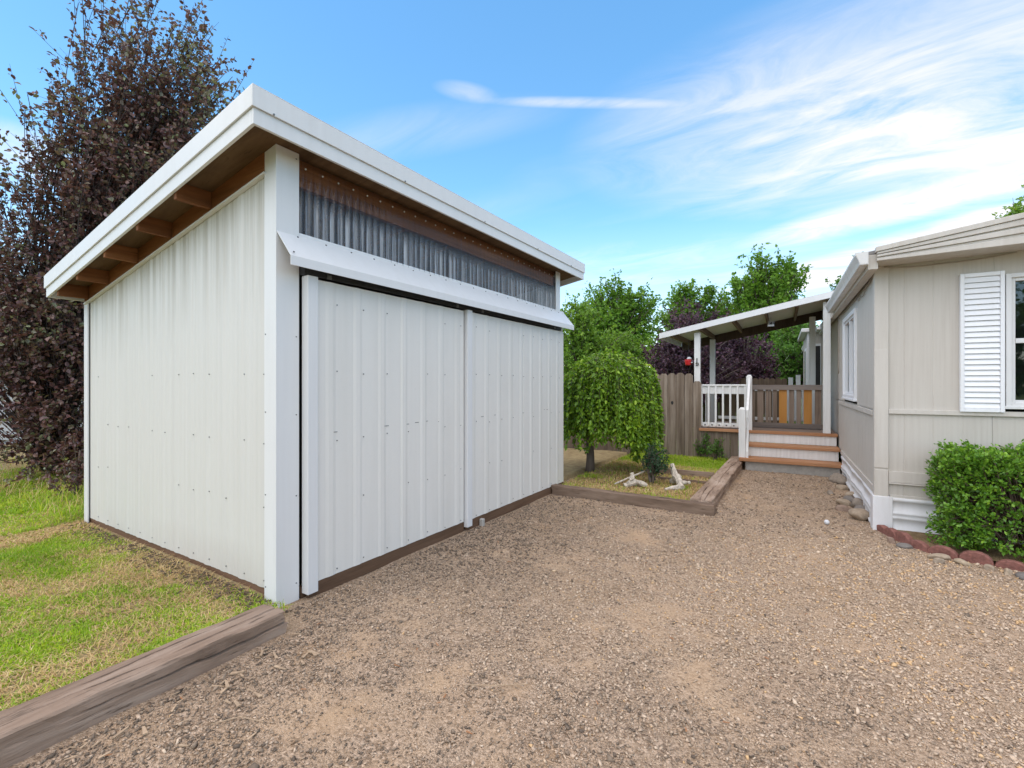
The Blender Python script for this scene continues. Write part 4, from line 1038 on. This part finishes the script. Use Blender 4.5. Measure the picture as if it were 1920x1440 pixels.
# weeping tree in the bed
def weeping_tree():
    rng = np.random.RandomState(5); base = np.array([-2.79, 6.78, .02])
    t = thing('weeping_tree', 'small umbrella shaped weeping tree with bright green hanging leaves', 'tree', tuple(base))
    mb = MB(); top = np.array([-2.58, 6.88, 1.62]); c = np.array([-2.53, 6.93])
    pts = [base+(0, 0, -.05), base+(.01, .0, .25), base+(-.01, .01, .55), base+(.03, .02, .85), base+(.10, .06, 1.2), top]
    mb.tube(pts, [.078, .062, .054, .050, .050, .035], 9)
    Ls = []; Ds = []
    for i in range(520):
        a = rng.uniform(0, 2*math.pi); rr = .74*math.sqrt(rng.uniform(.03, 1)); ring = rng.uniform(.75, 1.12)
        z0 = 1.86-.30*(rr/.74)**2+rng.normal(0, .035)+.02*math.sin(3*a)
        right = math.cos(a-.5)               # strands on the gravel side hang lower
        zlow = .62+.22*rng.rand()-.30*max(0, right)+.15*rng.normal(0, .6)
        if rng.rand() < .10: zlow -= .22
        zlow = max(zlow, .22)
        if rr < .45: zlow = max(zlow, 1.0+rng.rand()*.4)
        r1 = rr*ring; st_ = np.array([c[0]+math.cos(a)*rr*.25, c[1]+math.sin(a)*rr*.25, 1.66+.1*rng.rand()])
        ap = np.array([c[0]+math.cos(a)*r1*.8, c[1]+math.sin(a)*r1*.8, z0])
        en = np.array([c[0]+math.cos(a)*r1*1.02+rng.normal(0, .03), c[1]+math.sin(a)*r1*1.02+rng.normal(0, .03), zlow])
        kk = np.array([c[0]+math.cos(a)*r1*1.08, c[1]+math.sin(a)*r1*1.08, z0-.10])
        q = np.linspace(0, 1, 5)[:, None]; A_ = (1-q)*st_+q*ap+np.array([0, 0, .06])*(4*q*(1-q)); q2 = np.linspace(.12, 1, 9)[:, None]; B_ = (1-q2)**2*ap+2*q2*(1-q2)*kk+q2**2*en
        C_ = np.concatenate([A_, B_]); mb.tube(C_[::2], .004, 3)
        seg = np.linalg.norm(np.diff(C_, axis=0), axis=1); cum = np.concatenate([[0], np.cumsum(seg)]); n = int(cum[-1]/.017)
        u = rng.uniform(.18*cum[-1], cum[-1], n)
        pp = np.stack([np.interp(u, cum, C_[:, k]) for k in range(3)], 1)
        outw = np.array([math.cos(a), math.sin(a), 0])
        Ls.append(pp+rng.normal(0, .014, (n, 3))); Ds.append(rng.normal(0, .55, (n, 3))+outw*.45+np.array([0, 0, -.75]))
    P = np.concatenate(Ls); D = np.concatenate(Ds); n = len(P)
    V, F, k = leaf_arrays(P, D, .066*rng.uniform(.6, 1.25, n), rng, .58, six=True)
    build('trunk', mb, 'bark', t, fixn=False, smooth=True)
    fast_mesh('crown', V, F, 'leaf_weeping', np.repeat(np.clip(rng.normal(.45, .25, n), 0, 1), k), t)
weeping_tree()

# clipped shrub by the house
def boxwood():
    rng = np.random.RandomState(8)
    t = thing('boxwood_shrub', 'clipped bright green boxwood shrub against the house front', 'shrub', (1.6, 5.32, 0))
    mb = MB(); Ls = []; Ds = []
    for i in range(2600):
        # boxy envelope with bulges
        u = rng.uniform(-1, 1, 3); ax = rng.randint(3); sgn = rng.choice([-1, 1])
        if ax == 2 and sgn < 0: sgn = 1
        u[ax] = sgn*rng.uniform(.55, 1.03)
        p = np.array([1.62+.67*u[0], 5.33+.30*u[1], .45+.41*u[2]])
        e = 1-.10*(abs(u[0])*abs(u[1]))-.06*abs(u[2]*u[1]); ctr = np.array([1.62, 5.33, .45]); p = ctr+(p-ctr)*e
        p += .028*np.array([math.sin(p[2]*11+p[1]*9), math.sin(p[0]*9), math.sin(p[0]*13+p[1]*7)])
        d = (p-ctr)/np.array([.70, .30, .45]); d /= np.linalg.norm(d); d = d*.8+rng.normal(0, .45, 3)+np.array([0, 0, .45]); d /= np.linalg.norm(d)
        tl = rng.uniform(.05, .11) if rng.rand() < .97 else .17
        q = p-d*tl*.6
        if i % 3 == 0: mb.tube([np.array([1.62+.8*(q[0]-1.62)*.8, 5.33+(q[1]-5.33)*.5, .12+.3*rng.rand()]), q, p+d*tl*.4], [.006, .004, .002], 3)
        n = 15; s_ = rng.uniform(0, 1, n)
        Ls.append(q+d*(s_*tl)[:, None]+rng.normal(0, .008, (n, 3))); Ds.append(d*.7+rng.normal(0, .7, (n, 3)))
    P = np.concatenate(Ls); D = np.concatenate(Ds); keep = P[:, 2] > .03; P, D = P[keep], D[keep]; n = len(P)
    for x in (1.05, 1.28, 1.5, 1.75, 1.98):
        mb.tube([(x, 5.35, -.03), (x+.02, 5.34, .25), (x-.03, 5.33, .5)], [.016, .013, .007], 6)
    V, F, k = leaf_arrays(P, D, .030*rng.uniform(.7, 1.25, n), rng, .62)
    build('stem', mb, 'twig', t, fixn=False)
    fast_mesh('foliage', V, F, 'leaf_box', np.repeat(np.clip(rng.normal(.45, .24, n), 0, 1), k), t)
boxwood()
make_tree('rose_bush', 'small dark green rose bush in the garden bed', 'shrub', (-1.72, 6.42, .04), [(-1.72, 6.42, .28, .15, .15, .20), (-1.74, 6.40, .48, .08, .08, .12), (-1.63, 6.45, .35, .10, .1, .14)], 'leaf_rose', 34, 8, 4, .038, 41, .010, 3, twig_len=.12, wide=.62)
for i, (x, y, h, lab) in enumerate(((-1.25, 8.75, .22, 'leafy weed against the deck skirting boards'), (-1.55, 8.95, .2, 'leafy weed at the foot of the grey fence near the deck'))):
    make_tree('weed', lab, 'plant', (x, y, .03), [(x, y, .03+h*.5, .10+.04*i % .05, .09, h*.5)], 'leaf_deep', 14, 7, 4, .04, 50+i, .005, 2, twig_len=.1, group='weeds in the garden bed')

# driftwood
def driftwood(label, pts, rad, seed, branches):
    rng = np.random.RandomState(seed); mb = MB()
    def knotty(p, r):
        P_ = []; R_ = []
        for i in range(len(p)-1):
            for q in np.linspace(0, 1, 5)[:-1]:
                P_.append(np.array(p[i])*(1-q)+np.array(p[i+1])*q+rng.normal(0, .006, 3)); R_.append((r[i]*(1-q)+r[i+1]*q)*rng.uniform(.72, 1.25))
        P_.append(np.array(p[-1])); R_.append(r[-1]); mb.tube(P_, R_, 8)
    knotty(pts, rad)
    for p, r in branches: knotty(p, r)
    o = build('driftwood', mb, 'driftwood', None, base=tuple(pts[0]), fixn=False)
    tag(o, label, 'driftwood', 'bleached driftwood in the bed')
driftwood('pale forked driftwood standing right of the rose bush', [(-1.52, 6.62, .05), (-1.42, 6.45, .16), (-1.30, 6.18, .08)], [.042, .055, .035], 3, [([(-1.45, 6.52, .15), (-1.52, 6.60, .30)], [.05, .03]), ([(-1.36, 6.3, .11), (-1.22, 6.22, .15)], [.03, .02]), ([(-1.34, 6.2, .08), (-1.48, 6.05, .06)], [.035, .02])])
driftwood('pale knobbly driftwood lying left of the rose bush', [(-2.00, 6.02, .06), (-1.88, 6.1, .10), (-1.74, 6.14, .06)], [.03, .048, .03], 4, [([(-1.9, 6.08, .12), (-1.93, 6.12, .22)], [.04, .022]), ([(-1.83, 6.1, .09), (-1.78, 6.0, .12)], [.03, .015])])
o = build('stick', MB().tube([(-2.12, 6.0, .07), (-1.95, 6.25, .15), (-1.80, 6.47, .22)], [.010, .013, .009], 6), 'driftwood', None, base=(-2.12, 6.0, .05)); tag(o, 'thin pale stick leaning towards the rose bush', 'stick')

# ================================================================== rocks and edging
def rock_mesh(name, sx, sy, sz, seed):
    rng = np.random.RandomState(seed); bm = bmesh.new(); bmesh.ops.create_icosphere(bm, subdivisions=3, radius=1)
    k = rng.normal(0, 1, (5, 3))
    for v in bm.verts:
        c = np.array(v.co); f = 1+.10*sum(math.sin(2.1*c.dot(q)+i) for i, q in enumerate(k))*.5
        for q in k[:4]:                           # a few flat facets
            q = q/np.linalg.norm(q); dd = c.dot(q)
            if dd > .55: c = c-q*(dd-.55)*.9
        v.co = Vector((c[0]*f*sx, c[1]*f*sy, c[2]*f*sz))
    me = bpy.data.meshes.new(name); bm.to_mesh(me); bm.free(); me.materials.append(M['rock']); me.polygons.foreach_set('use_smooth', [True]*len(me.polygons)); return me
rocks = [(0.42, 8.05, .11, .13, .09, 'large grey rock at the right foot of the porch steps'), (.44, 7.55, .07, .08, .05, 'flat brown rock along the house skirting, nearest the steps but one'), (.50, 7.15, .08, .09, .05, 'pinkish brown rock lying against the white side skirting'),
         (.47, 6.85, .06, .07, .05, 'small dark rock half way along the side skirting'), (.40, 6.62, .07, .08, .06, 'grey brown rock in front of the rounded tan rock'), (.52, 6.55, .10, .10, .08, 'rounded tan rock leaning on the side skirting'), (.52, 6.28, .08, .09, .07, 'dark grey rock between the tan rock and the house corner'),
         (.50, 6.02, .10, .12, .08, 'broad brown rock beside the white house corner'), (.38, 6.30, .06, .07, .045, 'brown rock lying a step out from the skirting'), (.30, 7.15, .06, .05, .035, 'small pale rock out on the gravel beside the side skirting')]
for i, (x, y, a, b, c, lab) in enumerate(rocks):
    o = bpy.data.objects.new('rock', rock_mesh('rock', a, b, c, 60+i)); COL.objects.link(o); o.location = (x, y, c*.35); o.rotation_euler = (0, 0, i*1.3); tag(o, lab, 'rock', 'rocks along the house skirting')
def scallop_mesh():
    mb = MB(); w = .098; pr = [(-w, -.05), (w, -.05)]+[(w*math.cos(q), .025+.075*math.sin(q)) for q in np.linspace(0, math.pi, 9)]
    mb.extrude([(a, -.026, b) for a, b in pr], (0, 0, 0), (0, .052, 0))
    return mesh_from('edging_block', mb.v, mb.f, 'scallop')
sc_me = scallop_mesh()
path = [(.64, 5.58), (.69, 5.46), (.75, 5.34), (.83, 5.20), (.97, 5.09), (1.15, 5.03), (1.34, 4.985), (1.53, 4.94), (1.72, 4.90), (1.91, 4.86)]
names_ = ['nearest the house corner', 'second from the house corner', 'third from the house corner', 'fourth from the house corner', 'fifth from the house corner', 'sixth from the house corner', 'seventh from the house corner', 'eighth from the house corner', 'ninth from the house corner', 'tenth from the house corner']
for i, (x, y) in enumerate(path):
    a, b = path[max(0, i-1)], path[min(len(path)-1, i+1)]
    o = bpy.data.objects.new('edging_block', sc_me); COL.objects.link(o); o.location = (x, y, -.030+.010*((i*7) % 3)); o.rotation_euler = (random.uniform(-.28, .10), random.uniform(-.13, .13), math.atan2(b[1]-a[1], b[0]-a[0]))
    bv = o.modifiers.new('bevel', 'BEVEL'); bv.width = .006; bv.segments = 2; bv.limit_method = 'ANGLE'
    tag(o, 'red scalloped concrete edging block, '+names_[i], 'edging block', 'scalloped edging below the shrub')
pebbles = [(.74, 5.16, .06, .035, 'flat pale stone beside the fourth scalloped block'), (.93, 4.98, .075, .05, 'long cream stone below the fifth scalloped block'), (1.05, 4.93, .05, .05, 'grey rounded stone between the cream stones by the edging'),
           (.90, 4.86, .04, .035, 'small pinkish stone out on the gravel below the edging'), (1.19, 4.88, .04, .03, 'pinkish stone leaning on the sixth scalloped block'), (1.27, 4.83, .045, .035, 'tan stone just left of the big cream stone'), (1.37, 4.78, .085, .06, 'big cream stone at the foot of the red edging'),
           (1.50, 4.76, .08, .045, 'smooth blue grey stone right of the big cream stone'), (1.64, 4.74, .06, .04, 'orange tan stone at the right end of the red edging'), (.66, 5.28, .05, .03, 'brownish stone at the bend of the red edging')]
for i, (x, y, a, b, lab) in enumerate(pebbles):
    o = bpy.data.objects.new('stone', rock_mesh('stone', a, b, .032, 90+i)); COL.objects.link(o); o.location = (x, y, .012); o.rotation_euler = (0, 0, .3*i); tag(o, lab, 'stone', 'loose stones along the red edging')
o = build('ball', MB().lathe([(.002, -.024), (.012, -.021), (.021, -.012), (.024, 0), (.021, .012), (.012, .021), (.002, .024)], (.20, 5.58, .03), 14), 'ball', None, base=(.20, 5.58, .0), smooth=True); tag(o, 'small white ball lying on the gravel near the house', 'ball')
# bed soil below the shrub
mb = MB(); cen_ = (1.3, 5.55, .045); ring = [(.60, 5.68), (.70, 5.48), (.78, 5.32), (.86, 5.20), (1.0, 5.12), (1.36, 5.02), (2.4, 4.83), (2.6, 5.70)]
mb.add([(x, y, .03) for x, y in ring]+[cen_], [(i, (i+1) % 8, 8) for i in range(8)])
o = build('shrub_bed', mb, 'bed_soil'); o['kind'] = 'structure'

# ================================================================== hanging things on the porch
P0 = bearing(1290, 678, 8.62)
t = thing('bird_feeder', 'red hummingbird feeder hanging from the porch eave', 'bird feeder', (P0[0], P0[1], P0[2]-.08))
build('bowl', MB().lathe([(.01, -.07), (.044, -.066), (.050, -.045), (.060, .02), (.062, .033), (.02, .038)], P0, 14), 'red', t, smooth=True)
build('lid', MB().lathe([(.03, .039), (.045, .05), (.03, .075), (.012, .085)], P0+np.array([.02, 0, 0]), 12), 'ball', t, smooth=True)
build('flower_port', MB().lathe([(.008, -.01), (.02, 0), (.008, .01)], P0+np.array([.07, -.02, -.02]), 8), 'ball', t)
build('wire', MB().tube([P0+(0, 0, .08), P0+(.01, .03, .40)], .003, 5), 'black', t)
o = build('wind_chime', MB().tube([(-.95, 3.75, 2.56), (-.95, 3.75, 2.45)], .003, 4), 'cable', None, base=(-.95, 3.75, 2.4), frame='house'); tag(o, 'small tan wind chime hanging under the porch ceiling', 'wind chime')
mbc = MB().box(-1.0, -.90, 3.74, 3.76, 2.40, 2.43)
for x in (-.99, -.97, -.93, -.91): mbc.tube([(x, 3.75, 2.43), (x+.01, 3.75, 2.50)], .003, 4)
b2 = build('chime_bar', mbc, 'ball', o)
t = thing('plant_hook', 'black iron hook bracket on the front porch post', 'hook', (-2.12, 3.445, 1.78), 'house')
build('bracket', MB().box(-2.13, -2.115, 3.437, 3.4485, 1.72, 1.86), 'black', t)
build('curl', MB().tube([(-2.12+.03*math.cos(q), 3.43, 1.75+.025*math.sin(q)) for q in np.linspace(-2.5, 2.6, 10)], .006, 5), 'black', t)

# ================================================================== neighbour to the left
nb = thing('neighbour_house', 'pale grey neighbouring house glimpsed behind the plum tree', 'house', (-17, 3.5, 0))
for i in range(11): build('siding_board', MB().box(-15.02-.004*(i % 2), -14.98, -3, 9, .15+i*.19, .335+i*.19), 'metal_trim', nb)
build('wall', MB().box(-20, -15.03, -3, 9, 0, 2.25), 'metal_trim', nb)
build('roof', MB().hexa([(-20.4, -3.4, 2.26), (-14.6, -3.4, 2.26), (-14.6, 9.4, 2.26), (-20.4, 9.4, 2.26)], [(-17.6, -3.4, 3.1), (-17.4, -3.4, 3.1), (-17.4, 9.4, 3.1), (-17.6, 9.4, 3.1)]), 'shingle', nb)

# ================================================================== gravel, grass, litter
def stones():
    rng = np.random.RandomState(77)
    temps = []
    for k in range(14):
        bm = bmesh.new(); p = rng.normal(0, 1, (7, 3)); p /= np.linalg.norm(p, axis=1, keepdims=True); p *= rng.uniform(.85, 1.12, (7, 1)); p *= np.array([1, rng.uniform(.6, .95), rng.uniform(.42, .7)])
        for q in p: bm.verts.new(q)
        r = bmesh.ops.convex_hull(bm, input=bm.verts); bmesh.ops.delete(bm, geom=[v for v in bm.verts if not v.link_faces], context='VERTS')
        bmesh.ops.triangulate(bm, faces=bm.faces); bm.verts.ensure_lookup_table(); bm.verts.index_update()
        temps.append((np.array([v.co for v in bm.verts]), np.array([[v.index for v in f.verts] for f in bm.faces]))); bm.free()
    pts = []
    def ring(r0, r1, dens, smin, smax):
        a0, a1 = R(-66), R(62); area = .5*(a1-a0)*(r1*r1-r0*r0); n = int(area*dens)
        r = np.sqrt(rng.uniform(r0*r0, r1*r1, n)); a = rng.uniform(a0, a1, n)
        d = np.cos(a)[:, None]*FWD[None, :2]+np.sin(a)[:, None]*RGT[None, :2]
        xy = d*r[:, None]; s_ = smin*(smax/smin)**(rng.uniform(0, 1, n)**1.7)
        pts.append(np.concatenate([xy, s_[:, None]], 1))
    ring(1.3, 2.4, 7800, .0045, .015); ring(2.4, 3.6, 5400, .0052, .0155); ring(3.6, 5.4, 3000, .0070, .018); ring(5.4, 9.5, 1100, .009, .021)
    A_ = np.concatenate(pts); x, y, s_ = A_.T
    dn = fbm(x*.9+5, y*.9, 51, 4); d2 = fbm(x*4.5, y*4.5, 61, 3)
    nearshed = np.clip(1-(x-XS)/.55, 0, 1)
    sn = sand(x, y); p = np.clip((dn*.62+d2*.5-.40)*3.6+.55+nearshed*.3, .25, 1)*np.clip(1-.9*sn, .16, 1)
    s_ = s_*(1-.35*sn)
    keep = (rng.uniform(0, 1, len(x)) < p) & (x > XS+.10) & ~((x < -.82) & (y > 5.30)) & (y < 8.55) & ~((x < -2.42) & (y < 1.70))
    hx = .6-.034*(y-5.65); keep &= ~((y > 5.55) & (x > hx-.04))
    ex_ = np.interp(x, [q[0] for q in path], [q[1] for q in path]); keep &= ~((x > .58) & (y > ex_-.02))
    x, y, s_, dn, d2, nearshed = [q[keep] for q in (x, y, s_, dn, d2, nearshed)]
    n = len(x); k = rng.randint(0, len(temps), n); Vs = []; Fs = []; Rs = []; off = 0
    yaw = rng.uniform(0, 2*math.pi, n); tx = rng.normal(0, .28, n); ty = rng.normal(0, .28, n); z = gz(x, y)+s_*.22
    s_ = s_*np.where(rng.rand(n) < .025, rng.uniform(1.3, 1.9, n), 1.)
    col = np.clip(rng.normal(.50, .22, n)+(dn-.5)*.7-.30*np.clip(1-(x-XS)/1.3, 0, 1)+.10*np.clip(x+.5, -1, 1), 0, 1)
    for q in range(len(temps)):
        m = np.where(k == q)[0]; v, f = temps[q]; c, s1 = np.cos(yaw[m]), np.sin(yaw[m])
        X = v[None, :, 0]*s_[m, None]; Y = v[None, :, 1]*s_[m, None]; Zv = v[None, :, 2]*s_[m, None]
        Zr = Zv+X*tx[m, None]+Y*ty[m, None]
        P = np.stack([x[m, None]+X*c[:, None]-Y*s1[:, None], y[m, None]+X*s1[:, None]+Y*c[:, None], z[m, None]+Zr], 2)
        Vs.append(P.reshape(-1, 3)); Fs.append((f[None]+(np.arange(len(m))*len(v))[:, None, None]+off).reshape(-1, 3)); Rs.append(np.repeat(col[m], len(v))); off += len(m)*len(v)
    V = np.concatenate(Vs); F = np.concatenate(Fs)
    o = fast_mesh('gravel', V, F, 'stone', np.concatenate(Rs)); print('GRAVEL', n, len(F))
    tag(o, 'crushed grey and tan gravel covering the driveway', 'gravel', kind='stuff')
stones()

def blades(name, label, cat, x, y, z, h, lean, mat, rng, w=.0028, flat=None):
    n = len(x); a = rng.uniform(0, 2*math.pi, n); d = np.stack([np.cos(a), np.sin(a), np.zeros(n)], 1); sdv = np.stack([-np.sin(a), np.cos(a), np.zeros(n)], 1)
    B = np.stack([x, y, z], 1); ww = (w*rng.uniform(.7, 1.4, n))[:, None]; H = h[:, None]; L = lean[:, None]
    up_ = np.array([0, 0, 1.])
    mid = B+up_*H*.55*(1-L*.4)+d*H*L*.35; tip = B+up_*H*(1-L*.75)+d*H*L*1.0
    if flat is not None: mid = B+up_*(.010+.5*flat[:, None])+d*H*.5; tip = B+up_*(.004+flat[:, None])+d*H
    V = np.stack([B-sdv*ww, B+sdv*ww, mid+sdv*ww*.8, mid-sdv*ww*.8, tip+sdv*ww*.12, tip-sdv*ww*.12], 1).reshape(-1, 3)
    b = np.arange(n)*6; F = np.concatenate([np.stack([b, b+1, b+2, b+3], 1), np.stack([b+3, b+2, b+4, b+5], 1)])
    o = fast_mesh(name, V, F, mat, np.repeat(np.clip(rng.normal(.42, .22, n), 0, 1), 6))
    return tag(o, label, cat, kind='stuff')
rng = np.random.RandomState(101)
def in_shed(x, y): return (x > XB-.02) & (x < XS+.03) & (y > YS-.03) & (y < YE+.05)
# lawn beside the shed
n = 230000
x = rng.uniform(-6.6, -2.64, n); y = rng.uniform(.2, 1.72, n)
far = rng.rand(n) < .42; x[far] = rng.uniform(-10.5, -5.6, far.sum()); y[far] = rng.uniform(.4, 3.6, far.sum())
pat = fbm(x*1.7, y*1.7, 71, 4)*.62+fbm(x*5.5, y*5.5, 73, 3)*.42
edge = np.clip((YS-y)/.32, 0, 1)*(x > XB-.1)+(x <= XB-.1)          # bare strip along the shed wall
by_timber = np.clip(1-(-2.66-x)/.30, 0, 1)*(y < 1.4)
pg = np.clip((pat-.42)*4.5, .14, 1)*(.12+.88*edge)+.55*by_timber+.35*(x < -6.0)
k = (rng.rand(n) < pg) & ~in_shed(x, y)
h = rng.uniform(.018, .042, n)*(.6+.9*np.clip(pat, .3, .8))*(1+.5*(x < -6.))*(1+.35*by_timber)
blades('lawn_grass', 'patchy green lawn grass beside the shed', 'grass', x[k], y[k], lz(x[k], y[k])-.004, h[k], rng.uniform(.2, 1.0, k.sum()), 'grass', rng, np.where(x[k] < -5.6, .0045, .0026))
k2 = (rng.rand(n) < np.clip(.75-(pat-.46)*2.0, .15, .9)*(.6+.4*edge)*.30) & ~in_shed(x, y)
blades('dry_straw', 'dry straw coloured clippings lying over the lawn', 'straw', x[k2], y[k2], lz(x[k2], y[k2]), rng.uniform(.025, .085, k2.sum()), np.ones(k2.sum()), 'straw', rng, np.where(x[k2] < -5.6, .0035, .0018), flat=rng.uniform(0, .022, k2.sum()))
# tall wild grass under the plum tree
n = 15000; x = rng.uniform(-11.5, -6.05, n); y = rng.uniform(1.5, 4.2, n); pat = fbm(x*1.4, y*1.4, 81, 3)
k = (rng.rand(n) < np.clip((pat-.38)*4, .05, 1)) & (y > 1.45+.10*(-x-6))
blades('wild_grass', 'long unmown grass under the plum tree', 'grass', x[k], y[k], lz(x[k], y[k]), rng.uniform(.10, .30, k.sum()), rng.uniform(.3, 1.0, k.sum()), 'grass', rng, .003)
k = (rng.rand(n) < .22)
blades('wild_straw', 'long dry grass stalks under the plum tree', 'grass', x[k], y[k], lz(x[k], y[k]), rng.uniform(.12, .38, k.sum()), rng.uniform(.4, 1.0, k.sum()), 'straw', rng, .0022)
# garden bed grass
n = 60000; x = rng.uniform(-2.76, -1.06, n); y = rng.uniform(5.46, 9.25, n); pat = fbm(x*2.2, y*2.2, 91, 4)
gr = np.where(y > 7.9, .9, np.where(y > 7.15, .22, .07)); gr = gr+np.clip((pat-.58)*4, 0, .5)+.5*((x > -1.5) & (y > 7.15))
k = rng.rand(n) < gr*.75
blades('bed_grass', 'green grass growing in the garden bed', 'grass', x[k], y[k], bz(x[k], y[k])-.003, rng.uniform(.03, .075, k.sum()), rng.uniform(.2, .9, k.sum()), 'grass', rng, .0035)
k = rng.rand(n) < np.where(y < 7.1, .30, np.where(y < 7.9, .75, .14))
blades('bed_straw', 'dry yellow grass lying in the garden bed', 'straw', x[k], y[k], bz(x[k], y[k]), rng.uniform(.03, .09, k.sum()), np.ones(k.sum()), 'straw', rng, .003, flat=rng.uniform(0, .03, k.sum()))
# yard grass behind the porch and along the fences
n = 26000; x = rng.uniform(-6, 1.2, n); y = rng.uniform(9.3, 17, n)
blades('yard_grass', 'short green grass of the yard behind the porch', 'grass', x, y, np.full(n, .03), rng.uniform(.05, .13, n), rng.uniform(.2, .9, n), 'grass', rng, .008)
# dark mulch, wood chips and twigs
def litter(name, label, n, region, size, mat, seed, thick=.35):
    r = np.random.RandomState(seed); mb = MB()
    for i in range(n):
        x, y = region(r); L = r.uniform(*size); W = L*r.uniform(.12, .3); a = r.uniform(0, math.pi); z = (gz(np.array([x]), np.array([y]))[0] if x > -2.5 else lz(np.array([x]), np.array([y]))[0])+.006+r.uniform(0, .006)
        c, s_ = math.cos(a), math.sin(a); t_ = r.uniform(-.15, .15)
        def q(u, v, w): return (x+u*c-v*s_, y+u*s_+v*c, z+w+u*t_)
        hh = W*thick
        mb.hexa([q(-L/2, -W/2, 0), q(L/2*.8, -W/2*.6, 0), q(L/2, W/2*.5, 0), q(-L/2*.9, W/2, 0)], [q(-L/2, -W/2, hh), q(L/2*.8, -W/2*.6, hh), q(L/2, W/2*.5, hh), q(-L/2*.9, W/2, hh)])
    o = build(name, mb, mat); tag(o, label, 'wood chips', kind='stuff')
litter('wood_chips', 'splintered wood chips scattered beside the lawn timber', 46, lambda r: (-2.40+abs(r.normal(0, .22)), r.uniform(.55, 1.6)), (.02, .07), 'chip', 5)
litter('bark_chips', 'orange brown bark bits scattered over the gravel', 110, lambda r: (r.uniform(-2.4, 1.5), r.uniform(.3, 5.2)), (.012, .035), 'tread', 6)
litter('mulch', 'dark mulch bits along the foot of the shed wall', 900, lambda r: (r.uniform(-5.9, -2.75), YS-.04-abs(r.normal(0, .09))), (.015, .05), 'twig', 7)
for i, (pts, lab) in enumerate((([(-2.05, .98, .012), (-1.98, 1.06, .02), (-1.88, 1.10, .012)], 'thin curved twig on the gravel near the lawn timber'), ([(-1.33, 1.72, .012), (-1.20, 1.78, .02), (-1.08, 1.88, .012)], 'pale straight twig on the gravel in front of the shed doors'))):
    o = build('twig', MB().tube(pts, [.002, .003, .0015], 5), 'chip', None, base=pts[0]); tag(o, lab, 'twig', 'twigs on the gravel')
